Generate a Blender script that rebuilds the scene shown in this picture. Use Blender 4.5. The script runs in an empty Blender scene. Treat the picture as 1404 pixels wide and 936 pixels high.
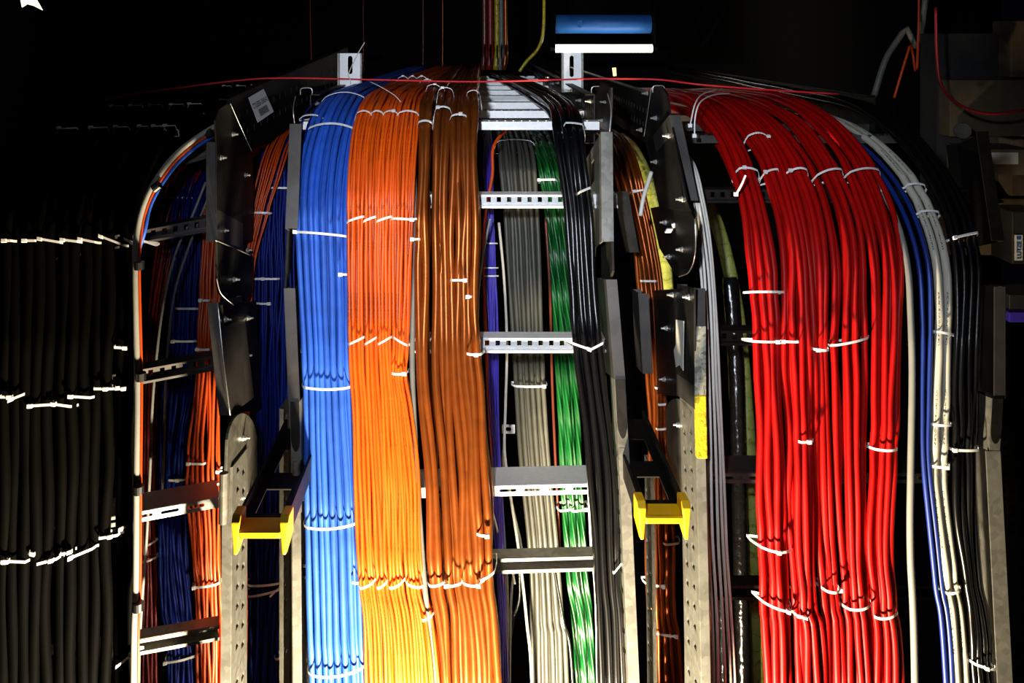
import bpy, bmesh, math, random
import numpy as np
from mathutils import Vector, Matrix

random.seed(7)
rng = np.random.default_rng(7)
scn = bpy.context.scene
COL = scn.collection

# ------------------------------------------------------------------ frame of reference
# u = one photo pixel on the front plane of the ladders (d = 1); d = distance as a multiple of F
F = 1150.0           # focal length in pixels = distance of the front plane in u
CX, CY = 655.0, 50.0 # where the level viewing direction falls in the photograph
K = 0.001333         # metres per u
H = 2.10             # eye height
FLOOR_U = H / K

def W(X, D, h):                      # u-space (right, away, down from the eye) -> metres
    return Vector((X * K, D * K, H - h * K))
def I(px, py, d):                    # photo pixel at distance d -> u-space
    return np.array([(px - CX) * d, F * d, (py - CY) * d])
def P(px, py, d):
    return W(*I(px, py, d))

# ------------------------------------------------------------------ camera
cam = bpy.data.cameras.new('camera'); cam_o = bpy.data.objects.new('camera', cam); COL.objects.link(cam_o)
cam.sensor_width = 36.0; cam.lens = F / 1404 * 36
cam.shift_x = (702 - CX) / 1404; cam.shift_y = -(468 - CY) / 1404
cam_o.location = (0, 0, H); cam_o.rotation_euler = (math.pi / 2, 0, 0); cam.clip_start = 0.02
scn.camera = cam_o

# ------------------------------------------------------------------ world, lights, exposure
world = bpy.data.worlds.new('dark_hall'); scn.world = world; world.use_nodes = True
world.node_tree.nodes['Background'].inputs[0].default_value = (0.5, 0.6, 1.0, 1)
world.node_tree.nodes['Background'].inputs[1].default_value = 0.0012
scn.view_settings.view_transform = 'Standard'; scn.view_settings.look = 'None'
scn.view_settings.gamma = 1.0; scn.view_settings.exposure = 0.0; scn.view_settings.use_curve_mapping = False

def lamp(name, kind, loc, target, energy, color, size, **kw):
    l = bpy.data.lights.new(name, kind); o = bpy.data.objects.new(name, l); COL.objects.link(o)
    o.location = loc; l.energy = energy; l.color = color
    if kind == 'AREA': l.shape = 'DISK'; l.size = size
    else: l.shadow_soft_size = size
    for k, v in kw.items(): setattr(l, k, v)
    o.rotation_euler = (Vector(target) - Vector(loc)).to_track_quat('-Z', 'Y').to_euler()
    return o
# warm work lamp standing low in front of the ladders
lamp('work_lamp', 'SPOT', W(-25, 0.71 * F, 1260), P(690, 560, 1.03), 490, (1.0, 0.83, 0.56), 0.05, spot_size=math.radians(150), spot_blend=0.6)
# cool light at the camera
lamp('camera_lamp', 'SPOT', W(-130, 0.0 * F, -130), P(775, 225, 1.1), 145, (0.80, 0.88, 1.0), 0.03, spot_size=math.radians(58), spot_blend=1.0)

# ------------------------------------------------------------------ materials
MATS = {}
def nodes(name):
    m = bpy.data.materials.new(name); m.use_nodes = True; MATS[name] = m
    nt = m.node_tree; return m, nt, nt.nodes, nt.links, nt.nodes['Principled BSDF']

def plastic(name, col, rough=0.45, var=0.25, spec=0.5, twist=0.0, twist_col=None, print_col=None, rings=0.0):
    m, nt, N, L, b = nodes(name)
    tc = N.new('ShaderNodeTexCoord'); oi = N.new('ShaderNodeObjectInfo')
    nz = N.new('ShaderNodeTexNoise'); nz.inputs['Scale'].default_value = 40; nz.inputs['Detail'].default_value = 6
    L.new(tc.outputs['Object'], nz.inputs['Vector'])
    mp = N.new('ShaderNodeMapRange'); mp.inputs[3].default_value = 1 - var; mp.inputs[4].default_value = 1 + var
    L.new(nz.outputs['Fac'], mp.inputs[0])
    mr = N.new('ShaderNodeMapRange'); mr.inputs[3].default_value = 0.85; mr.inputs[4].default_value = 1.15
    L.new(oi.outputs['Random'], mr.inputs[0])
    mul = N.new('ShaderNodeMath'); mul.operation = 'MULTIPLY'; L.new(mp.outputs[0], mul.inputs[0]); L.new(mr.outputs[0], mul.inputs[1])
    mx = N.new('ShaderNodeVectorMath'); mx.operation = 'SCALE'; mx.inputs[0].default_value = col[:3]
    L.new(mul.outputs[0], mx.inputs['Scale'])
    out = mx.outputs[0]
    fine = N.new('ShaderNodeTexNoise'); fine.inputs['Scale'].default_value = 900; L.new(tc.outputs['Object'], fine.inputs['Vector'])
    bump = N.new('ShaderNodeBump'); bump.inputs['Strength'].default_value = 0.06; bump.inputs['Distance'].default_value = 0.001
    L.new(fine.outputs['Fac'], bump.inputs['Height'])
    if twist or print_col or rings:
        uv = N.new('ShaderNodeUVMap'); sp = N.new('ShaderNodeSeparateXYZ'); L.new(uv.outputs[0], sp.inputs[0])
    if twist:   # helical lay of the conductors showing through the jacket
        a = N.new('ShaderNodeMath'); a.operation = 'MULTIPLY_ADD'; a.inputs[1].default_value = twist; L.new(sp.outputs['Y'], a.inputs[0])
        u2 = N.new('ShaderNodeMath'); u2.operation = 'MULTIPLY'; u2.inputs[1].default_value = 3.0; L.new(sp.outputs['X'], u2.inputs[0]); L.new(u2.outputs[0], a.inputs[2])
        s = N.new('ShaderNodeMath'); s.operation = 'MULTIPLY'; s.inputs[1].default_value = 2 * math.pi; L.new(a.outputs[0], s.inputs[0])
        sn = N.new('ShaderNodeMath'); sn.operation = 'SINE'; L.new(s.outputs[0], sn.inputs[0])
        b2 = N.new('ShaderNodeBump'); b2.inputs['Strength'].default_value = 0.7; b2.inputs['Distance'].default_value = 0.002
        L.new(sn.outputs[0], b2.inputs['Height']); L.new(bump.outputs[0], b2.inputs['Normal']); bump = b2
        if twist_col:
            r = N.new('ShaderNodeMapRange'); r.inputs[1].default_value = 0.5; r.inputs[2].default_value = 1.0; L.new(sn.outputs[0], r.inputs[0])
            mm = N.new('ShaderNodeMix'); mm.data_type = 'RGBA'; L.new(r.outputs[0], mm.inputs[0]); L.new(out, mm.inputs[6]); mm.inputs[7].default_value = (*twist_col, 1)
            out = mm.outputs[2]
    if rings:   # corrugated hose wrapped in tape
        w = N.new('ShaderNodeMath'); w.operation = 'MULTIPLY'; w.inputs[1].default_value = rings; L.new(sp.outputs['Y'], w.inputs[0])
        nn = N.new('ShaderNodeMath'); nn.operation = 'MULTIPLY_ADD'; nn.inputs[1].default_value = 1.6; L.new(nz.outputs['Fac'], nn.inputs[0]); L.new(w.outputs[0], nn.inputs[2])
        fr = N.new('ShaderNodeMath'); fr.operation = 'FRACT'; L.new(nn.outputs[0], fr.inputs[0])
        b2 = N.new('ShaderNodeBump'); b2.inputs['Strength'].default_value = 0.8; b2.inputs['Distance'].default_value = 0.004
        L.new(fr.outputs[0], b2.inputs['Height']); bump = b2
        r = N.new('ShaderNodeMapRange'); r.inputs[1].default_value = 0.0; r.inputs[2].default_value = 0.12; L.new(fr.outputs[0], r.inputs[0]); r.inputs[3].default_value = 0.35; r.inputs[4].default_value = 1
        sc = N.new('ShaderNodeVectorMath'); sc.operation = 'SCALE'; L.new(out, sc.inputs[0]); L.new(r.outputs[0], sc.inputs['Scale']); out = sc.outputs[0]
    if print_col:   # small line of printed marks along the jacket
        w = N.new('ShaderNodeTexNoise'); w.noise_dimensions = '2D'; w.inputs['Scale'].default_value = 1.0; w.inputs['Detail'].default_value = 1.0
        cb = N.new('ShaderNodeCombineXYZ')
        y = N.new('ShaderNodeMath'); y.operation = 'MULTIPLY'; y.inputs[1].default_value = 420; L.new(sp.outputs['Y'], y.inputs[0])
        x = N.new('ShaderNodeMath'); x.operation = 'MULTIPLY'; x.inputs[1].default_value = 22; L.new(sp.outputs['X'], x.inputs[0])
        L.new(x.outputs[0], cb.inputs[0]); L.new(y.outputs[0], cb.inputs[1]); L.new(cb.outputs[0], w.inputs['Vector'])
        g1 = N.new('ShaderNodeMath'); g1.operation = 'GREATER_THAN'; g1.inputs[1].default_value = 0.52; L.new(w.outputs['Fac'], g1.inputs[0])
        d = N.new('ShaderNodeMath'); d.operation = 'COMPARE'; d.inputs[1].default_value = 0.66; d.inputs[2].default_value = 0.035; L.new(sp.outputs['X'], d.inputs[0])
        lf = N.new('ShaderNodeMath'); lf.operation = 'MULTIPLY'; lf.inputs[1].default_value = 5.5; L.new(sp.outputs['Y'], lf.inputs[0])
        fr = N.new('ShaderNodeMath'); fr.operation = 'FRACT'; L.new(lf.outputs[0], fr.inputs[0])
        g2 = N.new('ShaderNodeMath'); g2.operation = 'LESS_THAN'; g2.inputs[1].default_value = 0.55; L.new(fr.outputs[0], g2.inputs[0])
        p1 = N.new('ShaderNodeMath'); p1.operation = 'MULTIPLY'; L.new(g1.outputs[0], p1.inputs[0]); L.new(d.outputs[0], p1.inputs[1])
        p2 = N.new('ShaderNodeMath'); p2.operation = 'MULTIPLY'; L.new(p1.outputs[0], p2.inputs[0]); L.new(g2.outputs[0], p2.inputs[1])
        mm = N.new('ShaderNodeMix'); mm.data_type = 'RGBA'; L.new(p2.outputs[0], mm.inputs[0]); L.new(out, mm.inputs[6]); mm.inputs[7].default_value = (*print_col, 1)
        out = mm.outputs[2]
    L.new(out, b.inputs['Base Color']); L.new(bump.outputs[0], b.inputs['Normal'])
    b.inputs['Roughness'].default_value = rough; b.inputs['Specular IOR Level'].default_value = spec
    return m

def metal(name, col, rough=0.45, metallic=0.8, spangle=0.25, scale=70):
    m, nt, N, L, b = nodes(name)
    tc = N.new('ShaderNodeTexCoord')
    v = N.new('ShaderNodeTexVoronoi'); v.inputs['Scale'].default_value = scale; L.new(tc.outputs['Object'], v.inputs['Vector'])
    nz = N.new('ShaderNodeTexNoise'); nz.inputs['Scale'].default_value = 18; nz.inputs['Detail'].default_value = 8; L.new(tc.outputs['Object'], nz.inputs['Vector'])
    sep = N.new('ShaderNodeSeparateColor'); L.new(v.outputs['Color'], sep.inputs[0])
    ad = N.new('ShaderNodeMath'); ad.operation = 'ADD'; L.new(sep.outputs[0], ad.inputs[0]); L.new(nz.outputs['Fac'], ad.inputs[1])
    mp = N.new('ShaderNodeMapRange'); mp.inputs[2].default_value = 2; mp.inputs[3].default_value = 1 - spangle; mp.inputs[4].default_value = 1 + spangle
    L.new(ad.outputs[0], mp.inputs[0])
    sc = N.new('ShaderNodeVectorMath'); sc.operation = 'SCALE'; sc.inputs[0].default_value = col; L.new(mp.outputs[0], sc.inputs['Scale'])
    L.new(sc.outputs[0], b.inputs['Base Color'])
    mr = N.new('ShaderNodeMapRange'); mr.inputs[3].default_value = rough - 0.1; mr.inputs[4].default_value = rough + 0.12; L.new(nz.outputs['Fac'], mr.inputs[0])
    L.new(mr.outputs[0], b.inputs['Roughness']); b.inputs['Metallic'].default_value = metallic
    return m

plastic('blue', (0.02, 0.10, 0.56), 0.5, 0.3, 0.35)
plastic('navy', (0.004, 0.022, 0.20), 0.45, 0.3)
plastic('violet', (0.05, 0.03, 0.42), 0.45, 0.3)
plastic('orange', (0.75, 0.092, 0.003), 0.38, 0.18, 0.4, print_col=(0.06, 0.012, 0.002))
plastic('orange_red', (0.50, 0.052, 0.002), 0.4, 0.2, 0.4)
plastic('copper', (0.32, 0.076, 0.010), 0.34, 0.35, 0.6)
MATS['copper'].node_tree.nodes['Principled BSDF'].inputs['Metallic'].default_value = 0.72
plastic('copper_dark', (0.25, 0.055, 0.008), 0.34, 0.3, 0.5)
MATS['copper_dark'].node_tree.nodes['Principled BSDF'].inputs['Metallic'].default_value = 0.7
plastic('brown', (0.10, 0.022, 0.010), 0.3, 0.3, 0.5)
plastic('red', (0.33, 0.002, 0.0015), 0.46, 0.25, 0.14)
plastic('red_dark', (0.18, 0.006, 0.006), 0.4, 0.2)
plastic('grey', (0.062, 0.062, 0.05), 0.45, 0.3, 0.4)
plastic('grey_single', (0.16, 0.16, 0.15), 0.4, 0.3, 0.4)
plastic('green', (0.002, 0.07, 0.011), 0.38, 0.25, 0.4, twist=11, twist_col=(0.004, 0.10, 0.018))
plastic('black', (0.0028, 0.0028, 0.0034), 0.26, 0.4, 0.4)
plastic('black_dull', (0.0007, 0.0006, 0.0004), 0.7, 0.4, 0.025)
plastic('black_wrap', (0.008, 0.008, 0.008), 0.14, 0.4, 0.9, rings=60)
plastic('white', (0.62, 0.60, 0.54), 0.4, 0.08, 0.4)
plastic('white_print', (0.52, 0.50, 0.42), 0.4, 0.12, 0.4, print_col=(0.03, 0.03, 0.03))
plastic('pale_grey', (0.22, 0.22, 0.20), 0.42, 0.15, 0.4)
plastic('tie_white', (0.82, 0.80, 0.78), 0.35, 0.04, 0.4)
plastic('hose', (0.30, 0.33, 0.07), 0.45, 0.3, 0.4, rings=28)
plastic('yellow_wrap', (0.50, 0.40, 0.02), 0.25, 0.3, 0.7, rings=25)
plastic('yellow', (0.90, 0.52, 0.004), 0.4, 0.05, 0.4)
plastic('tape', (0.004, 0.004, 0.004), 0.4, 0.2)
plastic('string_red', (0.62, 0.012, 0.02), 0.6, 0.1)
plastic('paper', (0.90, 0.90, 0.94), 0.7, 0.04, 0.2)
plastic('ink', (0.012, 0.012, 0.016), 0.7, 0.05, 0.2)
plastic('torn_paper', (0.62, 0.60, 0.52), 0.8, 0.15, 0.2)
plastic('concrete', (0.10, 0.075, 0.045), 0.9, 0.35, 0.2)
plastic('floor_grey', (0.03, 0.03, 0.03), 0.8, 0.3, 0.2)
plastic('dark_wall', (0.010, 0.010, 0.011), 0.9, 0.3, 0.1)
plastic('pipe_blue', (0.03, 0.16, 0.55), 0.45, 0.1, 0.4)
plastic('blue_ink', (0.02, 0.08, 0.4), 0.6, 0.05)
metal('galvanised', (0.20, 0.196, 0.175), 0.44, 0.7, 0.35, 90)
metal('rung_metal', (0.80, 0.80, 0.80), 0.45, 0.25, 0.08, 120)
metal('dark_shaded_steel', (0.030, 0.028, 0.026), 0.55, 1.0, 0.3, 60)  # near-black base carries the shade on the galvanised plates and support arms
metal('shaded_galvanised', (0.17, 0.165, 0.14), 0.45, 0.85, 0.5, 45)  # galvanised, with the shade on the rounded joint plates put into its colour
metal('cover_steel', (0.10, 0.092, 0.088), 0.40, 0.8, 0.15, 40)
metal('bolt_metal', (0.80, 0.78, 0.74), 0.28, 0.8, 0.1, 200)
metal('foil', (0.70, 0.66, 0.52), 0.3, 0.7, 0.9, 160)
m, nt, N, L, b = nodes('tube_glow')
b.inputs['Emission Color'].default_value = (1.0, 0.93, 0.74, 1); b.inputs['Emission Strength'].default_value = 9.0
m, nt, N, L, b = nodes('indicator')
b.inputs['Emission Color'].default_value = (1.0, 0.62, 0.15, 1); b.inputs['Emission Strength'].default_value = 3.0

# ------------------------------------------------------------------ object helpers
def tag(o, label=None, cat=None, group=None, kind=None):
    if label: o['label'] = label
    if cat: o['category'] = cat
    if group: o['group'] = group
    if kind: o['kind'] = kind
    return o
def thing(name, label, cat, loc=(0, 0, 0), group=None):
    o = bpy.data.objects.new(name, None); COL.objects.link(o); o.location = loc; o.empty_display_size = 0.02
    return tag(o, label, cat, group)
def mesh_obj(name, verts, faces, mat, parent=None, smooth=False, uvs=None, bevel=0, solid=0):
    me = bpy.data.meshes.new(name); me.from_pydata([tuple(v) for v in verts], [], faces)
    if uvs is not None:
        l = me.uv_layers.new(name='UVMap'); l.data.foreach_set('uv', np.asarray(uvs, dtype=np.float32).ravel())
    if smooth: me.polygons.foreach_set('use_smooth', [True] * len(me.polygons))
    me.materials.append(MATS[mat]); me.update()
    o = bpy.data.objects.new(name, me); COL.objects.link(o)
    if parent is not None:
        o.parent = parent; p = parent; off = Vector()
        while p is not None: off = off + p.location; p = p.parent
        me.transform(Matrix.Translation(-off))
    if solid:
        md = o.modifiers.new('thickness', 'SOLIDIFY'); md.thickness = solid; md.offset = 0
    if bevel:
        md = o.modifiers.new('bevel', 'BEVEL'); md.width = bevel; md.segments = 2; md.limit_method = 'ANGLE'
    return o

class MB:
    def __init__(s): s.v = []; s.f = []
    def add(s, vs, fs):
        n = len(s.v); s.v += [Vector(v) for v in vs]; s.f += [tuple(i + n for i in f) for f in fs]
    def quad(s, a, b, c, d): s.add([a, b, c, d], [(0, 1, 2, 3)])
    def hexa(s, c):       # 8 corners: 0-3 one face, 4-7 the opposite one
        s.add(c, [(3, 2, 1, 0), (4, 5, 6, 7), (0, 1, 5, 4), (1, 2, 6, 5), (2, 3, 7, 6), (3, 0, 4, 7)])
    def box(s, O, U, V, Wv):   # centre and three half vectors
        O, U, V, Wv = map(Vector, (O, U, V, Wv))
        s.hexa([O - U - V - Wv, O + U - V - Wv, O + U + V - Wv, O - U + V - Wv, O - U - V + Wv, O + U - V + Wv, O + U + V + Wv, O - U + V + Wv])
    def cyl(s, a, b, r, n=12, r2=None, cap=True):
        a, b = Vector(a), Vector(b); r2 = r if r2 is None else r2
        t = (b - a).normalized(); x = t.orthogonal().normalized(); y = t.cross(x)
        vs = []
        for p, rr in ((a, r), (b, r2)):
            for i in range(n):
                q = 2 * math.pi * i / n; vs.append(p + (x * math.cos(q) + y * math.sin(q)) * rr)
        fs = [(i, (i + 1) % n, n + (i + 1) % n, n + i) for i in range(n)]
        if cap: fs += [tuple(range(n - 1, -1, -1)), tuple(range(n, 2 * n))]
        s.add(vs, fs)
    def plate(s, O, U, V, holes=(), rounded=False):
        """sheet O + u U + v V, 0..1, with rectangular or rounded holes (u0,u1,v0,v1)"""
        O, U, V = Vector(O), Vector(U), Vector(V)
        us = sorted({0.0, 1.0, *[h[0] for h in holes], *[h[1] for h in holes]}); vs = sorted({0.0, 1.0, *[h[2] for h in holes], *[h[3] for h in holes]})
        for i in range(len(us) - 1):
            for j in range(len(vs) - 1):
                um, vm = (us[i] + us[i + 1]) / 2, (vs[j] + vs[j + 1]) / 2
                hit = [h for h in holes if h[0] < um < h[1] and h[2] < vm < h[3]]
                if not hit:
                    s.quad(O + U * us[i] + V * vs[j], O + U * us[i + 1] + V * vs[j], O + U * us[i + 1] + V * vs[j + 1], O + U * us[i] + V * vs[j + 1])
                elif rounded:
                    u0, u1, v0, v1 = us[i], us[i + 1], vs[j], vs[j + 1]
                    wu, wv = (u1 - u0) * U.length, (v1 - v0) * V.length; r = min(wu, wv) / 2
                    cu, cv = (u0 + u1) / 2, (v0 + v1) / 2; ins, out = [], []; hw, hv = wu / 2, wv / 2
                    for q in range(24):
                        a = 2 * math.pi * (q + 0.5) / 24; c, sn = math.cos(a), math.sin(a)
                        x = math.copysign(hw - r, c) + r * c; y = math.copysign(hv - r, sn) + r * sn
                        k = max(abs(x) / hw, abs(y) / hv); ins.append((x, y)); out.append((x / k, y / k))
                    pt = lambda p: O + U * (cu + p[0] / U.length) + V * (cv + p[1] / V.length)
                    for q in range(24):
                        n = (q + 1) % 24; o1, o2 = out[q], out[n]
                        s.quad(pt(o1), pt(o2), pt(ins[n]), pt(ins[q]))
                        if abs(o1[0] - o2[0]) > 1e-9 and abs(o1[1] - o2[1]) > 1e-9:
                            s.add([pt(o1), pt((math.copysign(hw, o1[0]), math.copysign(hv, o1[1]))), pt(o2)], [(0, 1, 2)])
    def build(s, name, mat, parent=None, **kw): return mesh_obj(name, s.v, s.f, mat, parent, **kw)

def tube(name, pts, r, mat, parent=None, n=10, closed_caps=True):
    """round tube along 3D points (metres); r a number or one per point"""
    pts = np.array([tuple(p) for p in pts], dtype=float); m = len(pts)
    rr = np.full(m, r) if np.isscalar(r) else np.asarray(r)
    T = np.gradient(pts, axis=0); T /= np.linalg.norm(T, axis=1)[:, None] + 1e-12
    ref = np.array([1.0, 0, 0]) if abs(T[0][0]) < 0.8 else np.array([0, 0, 1.0])
    A = np.zeros_like(pts); a = ref - T[0] * np.dot(ref, T[0]); a /= np.linalg.norm(a); A[0] = a
    for i in range(1, m):
        a = A[i - 1] - T[i] * np.dot(A[i - 1], T[i]); A[i] = a / (np.linalg.norm(a) + 1e-12)
    B = np.cross(T, A)
    ang = 2 * np.pi * np.arange(n) / n
    V = pts[:, None, :] + rr[:, None, None] * (np.cos(ang)[None, :, None] * A[:, None, :] + np.sin(ang)[None, :, None] * B[:, None, :])
    V = V.reshape(-1, 3)
    s = np.concatenate([[0], np.cumsum(np.linalg.norm(np.diff(pts, axis=0), axis=1))])
    faces, uvs = [], []
    for i in range(m - 1):
        for j in range(n):
            k = (j + 1) % n
            faces.append((i * n + j, i * n + k, (i + 1) * n + k, (i + 1) * n + j))
            uvs += [(j / n, s[i]), ((j + 1) / n, s[i]), ((j + 1) / n, s[i + 1]), (j / n, s[i + 1])]
    if closed_caps:
        faces.append(tuple(range(n - 1, -1, -1))); uvs += [(0, 0)] * n
        faces.append(tuple(range((m - 1) * n, m * n))); uvs += [(0, 0)] * n
    return mesh_obj(name, V, faces, mat, parent, smooth=True, uvs=uvs)

def spline(points, n=40):     # Catmull-Rom through points (any dimension)
    p = np.array(points, dtype=float); p = np.vstack([2 * p[0] - p[1], p, 2 * p[-1] - p[-2]])
    seg = len(p) - 3; out = []
    for q in np.linspace(0, seg - 1e-6, n):
        i = int(q); t = q - i; a, b, c, d = p[i:i + 4]
        out.append(0.5 * (2 * b + (c - a) * t + (2 * a - 5 * b + 4 * c - d) * t * t + (3 * b - a - 3 * c + d) * t ** 3))
    return np.array(out)

def pix_tube(name, pts, r_px, mat, label, cat='cable', group=None, n=60, sides=10, parent=None):
    """a cable through photo points (px, py, d); r_px in u"""
    u = spline([I(*q) for q in pts], n)
    o = tube(name, [W(*q) for q in u], r_px * K, mat, parent, sides)
    if parent is None: tag(o, label, cat, group)
    return o

ORD = ['leftmost', 'second', 'third', 'fourth', 'fifth', 'sixth', 'seventh', 'eighth', 'ninth', 'tenth', 'eleventh', 'twelfth', 'thirteenth', 'fourteenth', 'fifteenth', 'sixteenth']
def nth(i, n):
    if n == 1: return 'only'
    if i == 0: return 'leftmost'
    if i == n - 1: return 'rightmost'
    return ORD[i] + ' from left'

# ------------------------------------------------------------------ depth of the ladder front, by photo row
_dp = np.array([[60, 1.20], [150, 1.16], [300, 1.105], [470, 1.06], [665, 1.03], [936, 1.0], [1200, 0.985], [1650, 0.97]])
def dF(py): return np.interp(py, _dp[:, 0], _dp[:, 1])

class Bundle:
    """cables that come along the tray, bend over its end and hang down the ladder.
    rows: (py, left px, right px) of the silhouette, top row first; above the first row the bend begins"""
    def __init__(s, rows, doff=0.0, arc=None, kap=0.62, crown=4.0, tilt=0.0, xb=None, hb=None, far=2.6, bottom=1630):
        s.kap = kap; s.crown = crown; s.rows = np.array(rows, dtype=float); s.doff = doff; s.tilt = tilt
        r = s.rows; py0 = r[0, 0]
        last = r[-1]; prev = r[-2]
        if last[0] < 1500:
            sl = (last[1:] - prev[1:]) / (last[0] - prev[0]) * 0.4
            r = np.vstack([r, [1650, *(last[1:] + sl * (1650 - last[0]))]])
        pys = np.concatenate([np.linspace(bottom, 960, 12, endpoint=False), np.linspace(960, py0, max(int((960 - py0) / 11), 6))])
        s.pys = pys
        # smooth interpolation of the silhouette
        def sm(col):
            t = spline(r[:, [0, col]], 240); o = np.argsort(t[:, 0]); return np.interp(pys, t[o, 0], t[o, 1])
        s.Lp, s.Rp = sm(1), sm(2); s.arc = arc; s.xb = xb; s.hb = hb; s.far = far
    def surf(s, t):
        px = s.Lp + (s.Rp - s.Lp) * t
        d = dF(s.pys) + s.doff + s.tilt * (px - CX)
        pts = np.stack([(px - CX) * d, F * d, (s.pys - CY) * d], 1)
        if s.arc:
            Rd, ht = s.arc; P0 = pts[-1]; tan = pts[-1] - pts[-4]; tan /= np.linalg.norm(tan)
            P3 = np.array([P0[0], P0[1] + Rd * F, ht])
            P1 = P0 + tan * s.kap * abs(P0[2] - ht); P2 = P3 - np.array([0, s.kap * Rd * F, 0])
            q = np.linspace(0, 1, 18)[1:, None]
            arc = (1 - q) ** 3 * P0 + 3 * (1 - q) ** 2 * q * P1 + 3 * (1 - q) * q * q * P2 + q ** 3 * P3
            xc0 = (0.5 * (s.Lp[-1] + s.Rp[-1]) - CX) * (dF(s.pys[-1]) + s.doff)
            xe = P3[0] if s.xb is None else s.xb + (P3[0] - xc0)
            he = ht if s.hb is None else s.hb
            q = np.linspace(0, 1, 9)[1:, None]
            end = np.array([xe, F * s.far, he]); c = P3 + np.array([0, 0.3 * (F * s.far - P3[1]), 0])
            farp = (1 - q) ** 2 * P3 + 2 * (1 - q) * q * c + q * q * end
            pts = np.vstack([pts, arc, farp])
        return pts
    def frame(s):
        c = s.surf(0.5); T = np.gradient(c, axis=0); T /= np.linalg.norm(T, axis=1)[:, None]
        N = np.stack([np.zeros(len(T)), T[:, 2], -T[:, 1]], 1)     # (D,up)->(-up,D); h points down
        N /= np.linalg.norm(N, axis=1)[:, None] + 1e-9
        return c, T, N
    def index(s, px=None, py=None):
        c = s.surf(0.5); ix = CX + c[:, 0] / c[:, 1] * F; iy = CY + c[:, 2] / c[:, 1] * F
        if px is None: return int(np.argmin(np.abs(s.pys - py)))
        return int(np.argmin((ix - px) ** 2 + (iy - py) ** 2))

def cables(b, name, mat, n, r, desc, color, ties=(), layers=1, wob=1.0, back_n=None, group=None, sides=10, ts=None, jit=0.9, latj=0.16, mats=None):
    """n cables side by side in bundle b (radius r in u), further rows behind; ties: dicts"""
    c, T, N = b.frame(); M = len(c)
    arcl = np.concatenate([[0], np.cumsum(np.linalg.norm(np.diff(c, axis=0), axis=1))])
    tie_idx = [b.index(t.get('px'), t['py']) for t in ties]
    group = group or desc
    if n > 1: r = min(r, float(np.median(b.Rp - b.Lp)) / (2 * n) * 0.97)
    for layer in range(layers):
        m = n if layer % 2 == 0 else max((back_n or n) - 1, 1)
        for i in range(m):
            wd = np.mean(b.Rp - b.Lp); e = min(r / max(wd, 1e-6), 0.5)
            if ts is not None and layer == 0: t = ts[i]
            elif m == 1: t = 0.5
            else:
                lo, hi = (e, 1 - e) if layer % 2 == 0 else (e * 2, 1 - e * 2); t = lo + (hi - lo) * (i + rng.uniform(-latj, latj)) / (m - 1)
            p = b.surf(t)
            ph = rng.uniform(0, 6.28, 4); wl = rng.uniform(150, 420, 2)
            wx = wob * (np.sin(arcl / wl[0] * 6.28 + ph[0]) * 0.8 + np.sin(arcl / wl[1] * 6.28 + ph[1]) * 0.5)
            wn = wob * (np.sin(arcl / wl[1] * 6.28 + ph[2]) * 0.9)
            depth = -r - layer * r * 1.9 + rng.uniform(-jit, 0.0) * r
            nn = depth + wn - b.crown * (2 * t - 1) ** 2
            for q, tt in zip(tie_idx, ties):
                if tt.get('t0', 0) - 0.03 <= t <= tt.get('t1', 1) + 0.03:
                    ds = arcl - arcl[q]
                    nn = nn - 1.6 * np.exp(-(ds / 16) ** 2) + 1.5 * np.exp(-((ds - 30) / 22) ** 2)
                    wx = wx * (1 - np.exp(-(ds / 25) ** 2) * 0.8)
            p = p + N * nn[:, None]; p[:, 0] += wx
            o = tube(name, [W(*q) for q in p], r * K, (mats[i % len(mats)] if mats else mat), None, sides)
            if layer == 0: tag(o, f'{nth(i, m)} {color} cable, {desc}' if m > 1 else f'{color} cable, {desc}', 'cable', group)
            else: tag(o, f'{color} cable, back row of the {desc}', 'cable', group)
    order = sorted(range(len(ties)), key=lambda q: (ties[q]['py'], ties[q].get('t0', 0)))
    for rank, q in enumerate(order):
        t = ties[q]
        if len(ties) == 1: w = 'single'
        else: w = 'topmost' if rank == 0 else ('lowest' if rank == len(ties) - 1 else ORD[rank] + ' from top')
        make_tie(b, tie_idx[q], t, f'white cable tie on the {desc}, {w}', r * (1 + 0.875 * 2 * (layers - 1)), r)

def strap_mesh(pts, wdir, odir, wid, thk, closed=True):
    vs, fs = [], []; n = len(pts)
    for p, w, o in zip(pts, wdir, odir):
        vs += [p - w * wid / 2, p + w * wid / 2, p + w * wid / 2 + o * thk, p - w * wid / 2 + o * thk]
    for i in range(n if closed else n - 1):
        j = (i + 1) % n
        for a in range(4):
            c = (a + 1) % 4; fs.append((i * 4 + a, i * 4 + c, j * 4 + c, j * 4 + a))
    if not closed: fs += [(3, 2, 1, 0), tuple(range((n - 1) * 4, n * 4))]
    return vs, fs

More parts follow.
